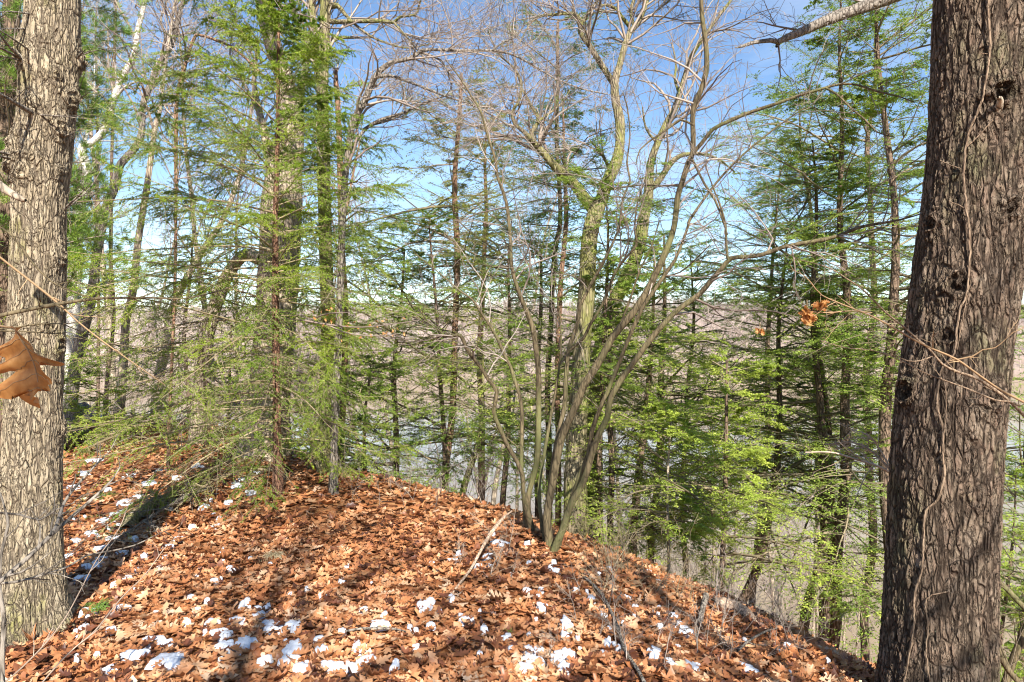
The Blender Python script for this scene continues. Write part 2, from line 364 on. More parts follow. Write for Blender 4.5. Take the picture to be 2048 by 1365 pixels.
def far_woods():
    n = 11000; r = 270 + rng.random(n) ** .8 * 330; th = rng.uniform(-.88, .88, n); x = np.tan(th) * r; y = r
    z = zg(x, y); m = z > WATER + .3; x, y, z = x[m], y[m], z[m]; n = len(x); h = rng.uniform(8, 15, n)
    base = np.stack([x, y, z - .3], -1); up = np.stack([rng.normal(0, .05, n), rng.normal(0, .05, n), np.ones(n)], -1)
    t = np.linspace(0, 1, 3)[None, :, None]; Pt = base[:, None] + up[:, None] * (t * h[:, None, None]) + 0
    Rr = (.16 + .1 * rng.random(n))[:, None] * np.array([1, .6, .15])[None]
    rn = np.clip(rng.normal(.5, .2, n) + .45 * fbm(x * .03, y * .03, 77, 3), 0, 1)
    b = Bag(); b.add(*tubes(Pt, Rr, 3, rn))
    ch, cr_ = grow(Pt, Rr, 11, 4.6, .3, (25, 60), .45, .12, 3, .35, .97, .7, .035)
    b.add(*tubes(ch, np.maximum(cr_, .045), 3, np.repeat(rn, 11)))
    c2, r2 = grow(ch, cr_, 2, 2.2, .3, (25, 55), .3, .12, 2, .3, .95, .7, .03)
    b.add(*tubes(c2, np.maximum(r2, .04), 3, np.repeat(np.repeat(rn, 11), 2)))
    mt = twigmat('far_bare_wood', (.34, .265, .23), (.66, .56, .50), .9)
    o = build('far_woods', b, mt, None, False); o['kind'] = 'stuff'; o['label'] = 'bare pinkish grey winter woods covering the far shore hillside'; o['category'] = 'woods'
far_woods()

# ------------------------------------------------------------------ leaf litter and snow
def leaf_template(n, lobes, wmax):
    t = np.linspace(0, 1, n); w = np.zeros(n); sh = np.zeros(n)
    for i in range(n):
        env = math.sin(min(1, t[i] * 1.05) ** .8 * math.pi) ** .7 if 0 < t[i] < 1 else 0
        if i % 2: w[i] = wmax * env; sh[i] = .09
        else: w[i] = wmax * env * lobes
    w[0] = .012; w[-1] = .01
    mid = np.stack([np.zeros(n), t, np.zeros(n)], -1)
    L = np.stack([-w, t + sh, np.zeros(n)], -1); R_ = np.stack([w, t + sh, np.zeros(n)], -1)
    V = np.concatenate([L, mid, R_]); i = np.arange(n - 1)
    Q = np.concatenate([np.stack([i, i + 1, n + i + 1, n + i], -1), np.stack([n + i, n + i + 1, 2 * n + i + 1, 2 * n + i], -1)])
    V[:, 1] -= .5; return V, Q
def lay_leaves(bag, tpl, pos, size, yaw, tilt, tax, curl, cup, rnd):
    V0, Q0 = tpl; N = len(pos); V = np.repeat(V0[None], N, 0).copy()
    V[:, :, 2] += curl[:, None] * (V[:, :, 1] ** 2) * 1.6 + cup[:, None] * np.abs(V[:, :, 0]) * 1.2 + .05 * np.sin(V[:, :, 1] * 14 + yaw[:, None] * 7) * np.abs(V[:, :, 0]) * 4
    V *= size[:, None, None]
    ct, st = np.cos(tilt)[:, None], np.sin(tilt)[:, None]; ca, sa = np.cos(tax)[:, None], np.sin(tax)[:, None]
    cy, sy = np.cos(yaw)[:, None], np.sin(yaw)[:, None]
    x = V[:, :, 0] * cy - V[:, :, 1] * sy; y = V[:, :, 0] * sy + V[:, :, 1] * cy; z = V[:, :, 2]
    u = x * ca + y * sa; w = -x * sa + y * ca; w, z = w * ct - z * st, w * st + z * ct
    x = u * ca - w * sa; y = u * sa + w * ca
    out = np.stack([x, y, z], -1) + pos[:, None, :]; nv = len(V0)
    bag.add(out, Q0[None] + (np.arange(N) * nv)[:, None, None], np.repeat(rnd, nv))
# snow patches: photo position, width and height in px
SNOW = [(265,1320,50,12),(335,1335,70,30),(330,1300,30,14),(300,1293,60,12),(450,1300,40,16),(425,1255,30,16),(435,1275,40,10),(490,1215,22,16),(475,1250,36,10),(450,1280,34,16),
        (520,1240,38,14),(535,1225,16,12),(540,1260,50,18),(590,1262,40,18),(585,1310,50,40),(570,1335,34,16),(640,1315,34,24),(655,1340,50,16),(540,1270,40,10),(490,1300,50,24),(530,1330,30,18),
        (245,1225,30,8),(225,1085,30,14),(265,1085,34,10),(255,1165,20,12),(200,1130,40,16),(190,1140,30,10),(205,1105,46,10),(160,1165,30,10),(335,1100,22,6),(290,1120,20,7),(330,1125,18,6),(380,1205,24,6),(375,1255,20,8),
        (460,1145,20,8),(500,1125,10,5),(430,1170,22,6),(415,1210,20,6),(395,1230,22,7),(850,1220,34,30),(725,1230,22,8),(770,1240,16,14),(760,1260,50,14),(720,1310,30,18),(735,1330,60,24),(700,1345,34,20),(715,1300,20,12),
        (790,1345,24,20),(935,1250,36,12),(960,1235,10,8),(905,1130,24,8),(920,1115,20,6),(985,1075,14,10),(1000,1095,50,12),(975,1120,26,10),(955,1140,24,9),(1055,1095,18,10),(1100,1148,26,12),(1055,1190,22,12),(1085,1225,28,10),(1130,1255,44,24),
        (1150,1190,20,8),(1185,1205,22,12),(1250,1205,36,8),(1270,1220,20,8),(1205,1240,24,14),(1220,1300,30,16),(1235,1310,26,14),(1310,1315,44,26),(1340,1340,40,20),(1060,1330,60,24),(1130,1320,50,24),(1070,1310,40,16),(1045,1345,40,20),(1130,1345,30,16),(1015,1285,18,14),
        (1020,1310,16,10),(1370,1270,44,14),(1360,1258,16,8),(1385,1345,36,20),(1345,1240,30,10),(1500,1350,44,22),(1560,1315,24,10),(1575,1300,20,6),(1640,1345,24,10),(1655,1330,16,8),(1490,1290,10,5),
        (860,1262,20,10),(820,1265,16,6),(640,1290,30,10),(600,1350,40,20),(220,1350,44,16),(880,1235,14,8),(580,1200,10,6),
        (250,1010,50,9),(275,1000,40,9),(235,1035,36,9),(210,1050,44,10),(180,1075,40,10),(230,1060,40,10),(150,1090,30,8),(290,1030,40,8),(330,1010,26,7),(400,940,24,9),(395,935,20,6),(490,965,36,6),(520,950,30,6),(470,975,40,6),(430,990,30,7),
        (370,985,24,7),(340,1000,30,8),(440,1045,24,10),(430,1060,22,8),(385,1060,20,7),(360,1085,22,6),(240,1115,30,9),(170,950,30,6),(190,925,30,5),(260,955,26,5),(320,945,30,5),(300,970,30,6),(215,985,24,6),(350,960,24,5),(150,980,24,6),
        (5,965,16,10),(8,985,18,8),(140,1050,26,6),(560,960,20,4),(500,990,26,5),(455,1010,22,6),(410,1020,24,6),(140,1120,26,7),(320,1145,14,5),(270,1150,16,8)]
def px_ground(px, py):
    d = np.array([(px - 1024) / F, 1., -(py - 682.5) / F]); t = 1.4 * 1.0035 ** np.arange(1100)
    m = EYE + d[2] * t < zg(d[0] * t, t); t = t[np.argmax(m)] if m.any() else 60.
    return d[0] * t, t
def make_floor():
    sb = Bag(); S_ = []
    for (px, py, w, h) in SNOW:
        x, y = px_ground(px, py)
        r = w / 2 * y / F; ry = min(r * 2.2, max(h / 2 * y * y / F / EYE * 1.15, r * .3)); S_.append((x, y, r, ry))
    for _ in range(150):
        px, py = rng.uniform(150, 1600), rng.uniform(1000, 1360)
        if py < 1130 and px > 480: continue
        x, y = px_ground(px, py)
        if crest(x, y)[0] < .5: rr = rng.uniform(.012, .03); S_.append((x, y, rr, rr * rng.uniform(.6, 1.4)))
    S_ = np.array(S_)
    for (x, y, r, ry) in S_:
        for j in range(2 if r > .04 else 1):
            cx = x + (rng.normal() * r * .4 if j else 0); cy = y + (rng.normal() * ry * .3 if j else 0); f = .74 if j == 0 else .5
            na, nr = 26, 5; a = np.arange(na) * 2 * np.pi / na; sd = rng.integers(1, 9999)
            rim = np.maximum(.25, 1 + .7 * vnoise(np.cos(a) * 1.6 + 7, np.sin(a) * 1.6 + 3, sd) + .35 * vnoise(np.cos(a) * 3, np.sin(a) * 3, sd + 1) + .2 * vnoise(np.cos(a) * 9, np.sin(a) * 9, sd + 2))
            q = np.linspace(0, 1, nr)[:, None]
            X = cx + q * rim * np.cos(a) * r * f; Y = cy + q * rim * np.sin(a) * ry * f
            hgt = .004 + min(r, .12) * .05
            Z = zg(X, Y) + .036 + hgt * (1 - q ** 3) * (1 + .35 * vnoise(X * 45, Y * 45, 4)) - .03 * (q >= 1)
            V = np.stack([X, Y, Z], -1).reshape(-1, 3); i = np.arange(nr - 1)[:, None] * na; jj = np.arange(na)[None]; j2 = (jj + 1) % na
            sb.add(V, np.stack([i + jj, i + na + jj, i + na + j2, i + j2], -1).reshape(-1, 4)[:, ::-1])
    mt, nt, out = newmat('old_snow'); n = noise(nt, coords(nt), 70, 4, .7)
    c = ramp(nt, noise(nt, coords(nt), 22, 4, .7), [(.3, (.42, .45, .52)), (.6, (.72, .75, .80))])
    b = bsdf(nt, out, c, .6, bump(nt, n, .6, .01), .4); b.inputs['Subsurface Weight'].default_value = .0
    o = build('snow', sb, mt); o['kind'] = 'stuff'; o['label'] = 'melting snow lying in scattered patches between the oak leaves'; o['category'] = 'snow'
    lb = Bag()
    tpls = [leaf_template(11, .42, .33), leaf_template(9, .5, .30), leaf_template(9, .35, .36)]
    low = [leaf_template(5, .6, .3), leaf_template(6, .5, .32)]
    def scatter(N, y0, y1, tp, smin, smax, thick):
        y = y0 + (y1 - y0) * rng.random(N) ** .9; x = rng.uniform(-1, 1, N) * (y * .80 + .6)
        s, _ = crest(x, y); keep = s < 1.6 + 1.2 * rng.random(N); x, y = x[keep], y[keep]
        # fewer on the snow
        if len(S_):
            cov = np.zeros(len(x), bool)
            for (sx, sy, r, ry) in S_: cov |= ((x - sx) / (r * .95)) ** 2 + ((y - sy) / (ry * .95)) ** 2 < 1
            k = ~cov | (rng.random(len(x)) < .6); x, y = x[k], y[k]
        N = len(x); z = zg(x, y) + .008 + thick * rng.random(N)
        part = rng.integers(0, len(tp), N); sz = rng.uniform(smin, smax, N)
        clump = np.clip(.5 + .35 * fbm(x * 1.1, y * 1.1, 44, 2), 0, 1)
        rn = np.clip(rng.normal(.47, .33, N) + .35 * (clump - .5), 0, 1)
        tilt = np.abs(rng.normal(0, .24, N)); big = rng.random(N) < .05; tilt[big] += .6
        for kk, t_ in enumerate(tp):
            m = part == kk; n_ = m.sum()
            lay_leaves(lb, t_, np.stack([x, y, z], -1)[m], sz[m], rng.random(n_) * 6.28, tilt[m], rng.random(n_) * 6.28, rng.normal(.15, .35, n_), rng.normal(.1, .4, n_), rn[m])
    scatter(38000, 1.6, 6.2, tpls, .04, .11, .03)
    scatter(36000, 5.6, 17, low, .065, .13, .04)
    o = build('leaf_litter', lb, M_LEAF, None, False); o['kind'] = 'stuff'; o['label'] = 'orange brown fallen oak leaves covering the forest floor'; o['category'] = 'fallen leaves'
make_floor()

# ------------------------------------------------------------------ hero trunks: fine tubes with knots and burrs
def hero_tube(rows, D, ztop, k=300, dz=.0085, knots=(), zbase=None, flare=.0, vis=(-.7, 4.3)):
    """rows: (py, left px, right px) of the outline. knots: (px, py, radius m, height m, kind)"""
    r = np.array(sorted(rows, reverse=True), float)
    z = EYE - (r[:, 0] - 682.5) * D / F; cx = ((r[:, 1] + r[:, 2]) / 2 - 1024) * D / F; rad = (r[:, 2] - r[:, 1]) / 2 * D / F
    lean = (cx[-1] - cx[len(cx) // 2]) / (z[-1] - z[len(cx) // 2])
    z = np.append(z, ztop); cx = np.append(cx, cx[-1] + lean * (ztop - z[-2])); rad = np.append(rad, rad[-1] * .72)
    if zbase is not None and zbase < z[0]:
        cx = np.insert(cx, 0, cx[0] - lean * (z[0] - zbase)); rad = np.insert(rad, 0, rad[0] * 1.06); z = np.insert(z, 0, zbase)
    zz = np.concatenate([np.arange(z[0], max(z[0] + .01, vis[0]), .03), np.arange(max(vis[0], z[0]), vis[1], dz), np.linspace(vis[1], ztop, 30)])
    C = np.interp(zz, z, cx); Rr = np.interp(zz, z, rad)
    ker = np.ones(31) / 31; Rr = np.convolve(np.pad(Rr, 15, 'edge'), ker, 'valid'); C = np.convolve(np.pad(C, 15, 'edge'), ker, 'valid')
    z0 = float(zg(C[0], D)); Rr = Rr * (1 + flare * np.exp(-np.maximum(zz - z0, 0) / .17))
    a = np.arange(k) * 2 * np.pi / k                        # a = 0 looks to the right, -90 deg to the camera
    A, Z = np.meshgrid(a, zz); RR = Rr[:, None] * np.ones_like(A); CC = C[:, None] * np.ones_like(A)
    RR = RR * (1 + .035 * fbm(np.cos(A) * 1.5 + Z * .6, np.sin(A) * 1.5 + Z * .4, 17, 3) + flare * .5 * np.exp(-np.maximum(Z - z0, 0) / .15) * np.cos(A * 5 + 1))
    dark = np.zeros_like(A); vdir = math.atan2(-D, -float(np.mean(C[:100])))  # towards the camera
    for (px, py, kr, kh, kind) in knots:
        kz = EYE - (py - 682.5) * D / F; i = int(np.argmin(abs(zz - kz))); kx = (px - 1024) * D / F
        off = np.clip((kx - C[i]) / Rr[i], -.98, .98); ka = vdir + math.asin(off)
        da = np.angle(np.exp(1j * (A - ka))) * Rr[i]; dzz = (Z - kz)
        d = np.hypot(da, dzz * .9) / kr; th = np.arctan2(dzz, da)
        w = 1 + .35 * vnoise(np.cos(th) * 2 + px, np.sin(th) * 2, 3)
        g = np.exp(-(d * w) ** 2 * 1.2)
        RR = RR + kh * g * (1 + .35 * np.sin(d * 13 + 2 * vnoise(da * 40, dzz * 40, 6)) * (d < 1.6)) + .18 * kh * g * fbm(da * 60, dzz * 60, int(px), 3)
        if kind == 'hole':
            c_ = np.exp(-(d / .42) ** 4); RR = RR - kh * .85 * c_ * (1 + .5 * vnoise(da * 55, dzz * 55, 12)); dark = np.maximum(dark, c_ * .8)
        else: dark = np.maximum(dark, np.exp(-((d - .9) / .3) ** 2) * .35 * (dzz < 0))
    V = np.stack([CC + RR * np.cos(A), D + RR * np.sin(A), Z], -1).reshape(-1, 3)
    n = len(zz); i = np.arange(n - 1)[:, None] * k; j = np.arange(k)[None]; j2 = (j + 1) % k
    b = Bag(); b.add(V, np.stack([i + j, i + j2, i + k + j2, i + k + j], -1).reshape(-1, 4), np.clip(dark, 0, 1).reshape(-1))
    return b, (zz, C, Rr)
def on_trunk(px, py, prof, D, lift=.006):
    """point on a hero trunk's surface seen at (px, py)"""
    zz, C, Rr = prof; d = np.array([(px - 1024) / F, 1., -(py - 682.5) / F]); t = D - .6
    for _ in range(900):
        p = d * t; i = int(np.argmin(abs(zz - EYE - p[2])))
        if math.hypot(p[0] - C[i], p[1] - D) < Rr[i] + lift: break
        t += .0015
    return p + np.array([0, 0, EYE])
def curvy(p0, d, L, n, wig, up=0.):
    out = [np.array(p0, float)]; d = np.array(d, float) / np.linalg.norm(d)
    for _ in range(n - 1):
        d = d + rng.normal(size=3) * wig + np.array([0, 0, up]); d /= np.linalg.norm(d); out.append(out[-1] + d * L / (n - 1))
    return np.array(out)
def crown_of(limbs, tree, mat, n1=14, n2=6, n3=4, L=1.6, rtip=.0016, seeds=None, name='crown', up=.12, k=3, t0=.2, wig=.2, n4=0):
    """bare branchlets over a list of limb paths"""
    Pt = np.stack([resamp(q, 14) for q in limbs]); R = Pt[:, :, 3]; Pt = Pt[:, :, :3]
    Lw = np.linalg.norm(np.diff(Pt, axis=1), axis=2).sum(1); b = Bag()
    cnt = np.maximum(2, (n1 * Lw / max(Lw.mean(), .1)).astype(int))
    a, ra = grow(Pt, R, cnt, np.minimum(L, .6 * L + .35 * Lw), .35, (30, 70), up, wig, 7, t0, 1, .5, rtip * 1.6); b.add(*tubes(a, ra, 4))
    if n2:
        c, rc = grow(a, ra, n2, L * .48, .35, (25, 65), up * .8, wig, 6, .12, 1, .6, rtip); b.add(*tubes(c, rc, k))
        if n3:
            d, rd = grow(c, rc, n3, L * .22, .35, (25, 60), up * .5, wig, 4, .12, 1, .7, rtip * .8); b.add(*tubes(d, rd, k))
            if n4:
                e, re = grow(d, rd, n4, L * .11, .35, (25, 60), up * .5, wig, 3, .12, 1, .8, rtip * .7); b.add(*tubes(e, re, k))
    return build(name, b, mat, tree, True)
def base_on_ground(q, D=None, r=None, flare=1.25):
    """carry a traced stem down to the ground"""
    x, y, z, rr = q[0]; d = nrm(q[0, :3] - q[min(6, len(q) - 1), :3]); g = float(zg(x, y)) - .08
    if z <= g + .02: return q
    n = max(2, int((z - g) / .1)); s = (z - g)
    d = np.array([d[0] * .4, d[1] * .4, -1]); pts = [[x + d[0] * s * t, y + d[1] * s * t, z - s * t, rr * (1 + (flare - 1) * t ** 2 + .12 * t)] for t in np.linspace(1, 1 / n, n)]
    return np.vstack([pts, q])

# ---- the big oak at the left
D_OAK = 3.75
oak_rows = [(0, 56, 158), (100, 48, 157), (200, 41, 149), (300, 34, 143), (400, 29, 131), (500, 24, 128), (600, 23, 129), (700, 20, 126), (800, 15, 123), (900, 12, 122), (1000, 5, 121), (1100, 1, 122), (1200, -2, 126), (1270, -6, 132)]
oak_knots = [(92, 98, .05, .018, 'b'), (106, 161, .06, .045, 'b'), (132, 202, .085, .06, 'b'), (152, 117, .07, .05, 'b'), (68, 226, .06, .04, 'b'), (114, 264, .07, .05, 'b'), (44, 117, .08, .05, 'b'),
             (30, 320, .13, .07, 'b'), (52, 355, .07, .035, 'b'), (111, 346, .05, .025, 'b'), (112, 515, .08, .035, 'b'), (90, 655, .05, .02, 'hole'), (112, 690, .07, .03, 'hole'), (118, 860, .07, .03, 'b'), (70, 480, .05, .012, 'b'), (20, 960, .08, .03, 'b'), (100, 1010, .06, .015, 'b')]
ox = (62 - 1024) * D_OAK / F
oak = thing('oak_tree', 'large pale oak with knotty furrowed bark and moss patches, nearest tree on the leafy ground', 'tree', (ox, D_OAK, float(zg(ox, D_OAK))))
oak_knots = [(a, b_, c * .85, d * .62, e) for a, b_, c, d, e in oak_knots]; oak_rows = [(a, b_ + 3, c - 5) for a, b_, c in oak_rows]
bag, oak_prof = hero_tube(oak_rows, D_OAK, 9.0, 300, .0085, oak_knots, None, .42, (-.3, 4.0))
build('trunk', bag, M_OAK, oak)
top = np.array([oak_prof[1][-1], D_OAK, 8.9]); ol = []
for az, el, L in ((.3, 50, 4.5), (2.2, 40, 4.0), (3.8, 55, 4.2), (5.2, 35, 4.4)):
    d = (math.cos(az) * math.cos(math.radians(el)), math.sin(az) * math.cos(math.radians(el)), math.sin(math.radians(el)))
    c = curvy(top, d, L, 9, .12, .05); ol.append(np.hstack([c, np.linspace(.11, .02, 9)[:, None]]))
for q in ol: build('limb', limb_bag(spline(q, .2), 8), M_TAN, oak)
crown_of(ol, oak, M_TWIG, 12, 5, 3, 2.0, .003)
lb = Bag(); tw = []
for (x0, y0, x1, y1, w, dd) in ((68, 228, -70, 150, 7, -.5), (66, 226, 50, 170, 2, -.15), (44, 120, -40, 20, 5, -.5), (42, 118, -60, 60, 4, -.6), (46, 122, -50, 110, 3, -.4), (30, 312, -50, 280, 5, -.3), (30, 318, -60, 330, 4, -.4),
                               (153, 120, 172, 98, 5, -.1), (150, 210, 178, 186, 4, -.15), (58, 100, -60, 25, 3, -.6), (127, 420, 178, 370, 4, -.1), (127, 422, 215, 318, 3, .3), (60, 28, -20, 30, 3, -.3), (52, 58, -30, 60, 3, -.3), (75, 230, 175, 238, 3, -.12), (125, 275, 150, 266, 3, -.1)):
    p0 = on_trunk(x0, y0, oak_prof, D_OAK, -.01); p1 = P(x1, y1, p0[1] + dd); m = (p0 + p1) / 2 + rng.normal(size=3) * .03 * np.linalg.norm(p1 - p0)
    q = spline([[*p0, w / 2 * D_OAK / F * 1.3], [*m, w / 2 * D_OAK / F * .8], [*p1, .0012]], .04); v = limb_bag(q, 6, .1); Pt = resamp(q, 8)[None]; a, ra = grow(Pt[:, :, :3], Pt[:, :, 3], 6, .22, .4, (25, 60), .1, .15, 5, .2, 1, .6, .0008); v.add(*tubes(a, ra, 3)); build('knot_twig', v, M_GREYB, oak)
q = trace([(-60, 345, 22), (-10, 366, 18), (20, 386, 15), (44, 399, 12), (51, 401, 6)], 3.0, 2.95, .03); lb = limb_bag(q, 12, .12)
st = build('broken_limb', lb, M_TAN); tag(st, 'thick bare broken limb reaching in at the photo edge beside the large pale oak', 'branch')

# ---- the big conifer at the right, with its vine
D_PIN = 3.85
pine_rows = [(0, 1877, 2056), (150, 1873, 2052), (250, 1868, 2047), (350, 1861, 2041), (450, 1848, 2036), (550, 1833, 2026), (650, 1821, 2011), (750, 1808, 2001), (850, 1796, 1992), (950, 1790, 1986), (1100, 1784, 1980), (1250, 1776, 1975), (1365, 1770, 1972)]
pine_knots = [(1992, 218, .09, .05, 'hole'), (1875, 451, .07, .03, 'hole'), (2002, 434, .08, .035, 'hole'), (1916, 574, .10, .03, 'hole'), (1896, 672, .07, .02, 'hole'), (1826, 782, .10, .045, 'hole'), (1966, 791, .08, .03, 'hole'), (1940, 975, .08, .015, 'b'), (2038, 280, .07, .04, 'b')]
pxx = (1873 - 1024) * D_PIN / F
pine = thing('pine_tree', 'massive dark trunk with deep furrowed reddish bark and a vine, nearest tree beside the bluff', 'tree', (pxx, D_PIN, float(zg(pxx, D_PIN))))
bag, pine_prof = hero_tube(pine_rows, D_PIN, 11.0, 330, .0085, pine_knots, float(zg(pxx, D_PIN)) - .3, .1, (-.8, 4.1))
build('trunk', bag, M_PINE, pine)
lb = Bag(); c = curvy(on_trunk(1990, 226, pine_prof, D_PIN, -.02), (.1, -.7, .7), .12, 6, .15)
lb.add(*limb_bag(spline(np.hstack([c, np.array([.022, .021, .018, .016, .012, .006])[:, None]]), .02), 8, .2).arrays()); build('dead_stub', lb, M_TAN, pine)
vine_px = [(1978, -30), (1978, 0), (1975, 34), (1980, 69), (1976, 138), (1964, 200), (1947, 241), (1933, 286), (1928, 327), (1930, 396), (1937, 448), (1940, 484), (1937, 553), (1933, 588), (1920, 622), (1913, 663), (1908, 708), (1885, 736), (1875, 781), (1876, 822), (1887, 863), (1885, 920),
           (1889, 947), (1875, 998), (1851, 1022), (1847, 1067), (1844, 1136), (1830, 1188), (1827, 1257), (1813, 1336), (1800, 1420)]
vb = Bag(); vp = np.array([on_trunk(x, y, pine_prof, D_PIN, .014) for x, y in vine_px]); q = spline(np.hstack([vp, np.full((len(vp), 1), .0058)]), .03); q[:, :3] += .002 * rng.normal(size=(len(q), 3)); vb.add(*limb_bag(q, 7, .25).arrays())
vine = thing('vine', 'thin woody vine climbing up the massive dark furrowed trunk', 'vine', vp[-1])
build('stem', vb, M_SHRUB2, vine); vb = Bag()
for pl, w in (([(1896, 1185), (1854, 1198), (1856, 1257), (1852, 1308), (1862, 1380)], .0035), ([(1885, 740), (1893, 800), (1890, 850), (1880, 905)], .003), ([(1928, 340), (1900, 330), (1880, 322)], .003), ([(1932, 420), (1915, 410), (1897, 402)], .003), ([(1976, 108), (1966, 108), (1957, 107)], .0025), ([(1934, 294), (1960, 268), (1985, 240)], .0035), ([(1942, 560), (1925, 640), (1915, 700)], .0025)):
    vb = Bag()
    vp = np.array([on_trunk(x, y, pine_prof, D_PIN, .012) for x, y in pl]); q = spline(np.hstack([vp, np.full((len(vp), 1), w)]), .03); q[:, :3] += .0015 * rng.normal(size=(len(q), 3)); vb.add(*limb_bag(q, 6, .2).arrays()); build('side_stem', vb, M_SHRUB2, vine)


# ------------------------------------------------------------------ conifer foliage
def hemlock_foliage(tree, axis, z0, z1, spread, nb, n2=13, n3=7, nl=9, ll=.028, lw=.0125, mat=None, side=None, dens=1., olive=0., droop=.10, tm=None, cone=.45, twn=False, elev=(-24, 30), bare=.15):
    """axis: resampled stem (n,4). Boughs in flat drooping sprays between heights z0 and z1."""
    b = Bag(); w = Bag(); nb = int(nb * .98)
    z = z0 + (z1 - z0) * rng.random(nb); z.sort()
    ax = np.stack([np.interp(z, axis[:, 2], axis[:, c]) for c in range(4)], 1); ax[:, 2] = z
    az = rng.random(nb) * 6.283
    if side is not None: az = side[0] + side[1] * rng.normal(size=nb)
    rel = (z - z0) / max(.1, (z1 - z0)); L = spread * (1 - cone * rel) * rng.uniform(.4, 1.15, nb) * (1 + .35 * np.cos(az - rng.random() * 6.28)) * (1 + .3 * np.sin(z * rng.uniform(1.5, 3) + rng.random() * 6))
    el = np.radians(rng.uniform(*elev, nb) + 22 * rel); d = np.stack([np.cos(az) * np.cos(el), np.sin(az) * np.cos(el), np.sin(el)], 1)
    n = 9; out = np.empty((nb, n, 3)); out[:, 0] = ax[:, :3]; bend = rng.normal(size=(nb, 3)) * .06
    for j in range(1, n):
        d = nrm(d + bend * .5 + rng.normal(size=(nb, 3)) * .09 - np.array([[0, 0, droop]]) * (j / n) * 1.2); out[:, j] = out[:, j - 1] + d * (L / (n - 1))[:, None]
    r0 = np.clip(L * .009, .004, .03); R = r0[:, None] * (1 - np.linspace(0, 1, n)[None] * .9)
    w.add(*tubes(out, R, 4))
    c2, r2 = grow(out, R, n2, L * .42, .3, (40, 68), 0., .07, 6, bare, 1, .5, .0012, .12, .62, .03); w.add(*tubes(c2, r2, 3))
    c3, r3 = grow(c2, r2, n3, np.repeat(L * .13, n2), .3, (35, 60), 0., .06, 4, .1, 1, .6, .001, .15, .5, .03)
    if twn: w.add(*tubes(c3, r3, 3))
    rb = np.clip(rng.normal(.5, .2, nb), 0, 1); clump = np.repeat(np.repeat(rb, n2), n3)
    keep = rng.random(len(c3)) < dens; c3 = c3[keep]; clump = clump[keep]
    pos, tan, idx, t = along(c3, nl, 0, 1)
    nn0 = nrm(np.array([[0, 0, 1.]]) + rng.normal(size=pos.shape) * .35); s = nrm(np.cross(tan, nn0)) * np.where(rng.random(len(pos)) < .5, 1, -1)[:, None]
    dd = nrm(tan * .75 + s * .8 + rng.normal(size=pos.shape) * .15); nn = nrm(np.cross(dd, np.cross(nn0, dd)))
    m_ = len(pos); rn = np.clip(clump[idx] * .6 + .4 * rng.random(m_) + .1, 0, 1)
    b.add(*leaf_quads(pos, dd, nn, ll * rng.uniform(.6, 1.2, m_), lw * rng.uniform(.7, 1.2, m_), rn))
    # leaves on the branchlets too
    pos, tan, idx, t = along(c2, nl * 2 + 3, .1, 1); s = nrm(np.cross(tan, np.array([[0, 0, 1.]]))) * np.where(rng.random(len(pos)) < .5, 1, -1)[:, None]
    kk = rng.random(len(pos)) < dens; pos, tan, idx, s = pos[kk], tan[kk], idx[kk], s[kk]
    dd = nrm(tan * .7 + s * .8 + rng.normal(size=pos.shape) * .15); nn = nrm(np.cross(dd, np.cross(nrm(np.array([[0, 0, 1.]]) + .3 * rng.normal(size=pos.shape)), dd)))
    b.add(*leaf_quads(pos, dd, nn, ll * rng.uniform(.6, 1.2, len(pos)), lw, np.clip(np.repeat(rb, n2)[idx] * .6 + .4 * rng.random(len(pos)), 0, 1)))
    build('branches', w, tm or M_HTWIG, tree, True); build('foliage', b, mat or M_HEM, tree, False)
    return len(b.arrays()[1])
def hemlock(label, pts, D, D1=None, tmat=None, mat=None, spread=2.0, z0=None, z1=None, nb=60, top=None, cat='tree', group=None, **kw):
    """pts: photo polyline of the stem (px, py, width px) from the lowest visible point upwards; `top` extends it to that height"""
    q = trace(pts, D, D1, .25, 0); w_ = np.sin(q[:, 2] * rng.uniform(.7, 1.6) + rng.random() * 6) * .035 + np.sin(q[:, 2] * 3.1 + rng.random() * 6) * .012; q[:, 0] += w_; q[:, 1] += w_[::-1] * 2
    q = base_on_ground(q)
    zt = q[-1, 2]
    if top and top > zt:
        d = nrm(q[-1, :3] - q[-5, :3]); d = d / max(.5, d[2]); e = np.array([[*(q[-1, :3] + d * (top - zt) * t), max(.006, q[-1, 3] * (1 - t))] for t in np.linspace(.05, 1, 12)]); q = np.vstack([q, e])
    o = thing('hemlock_tree', label, cat, (q[0, 0], q[0, 1], q[0, 2]), group)
    build('trunk', limb_bag(q, 12, .07), tmat or M_HEMB, o)
    s = q[np.argsort(q[:, 2])]
    hemlock_foliage(o, s, z0 if z0 is not None else q[0, 2] + 1.5, z1 if z1 is not None else s[-1, 2], spread, nb, mat=mat, **kw)
    return o
def zpx(py, D): return EYE - (py - 682.5) * D / F

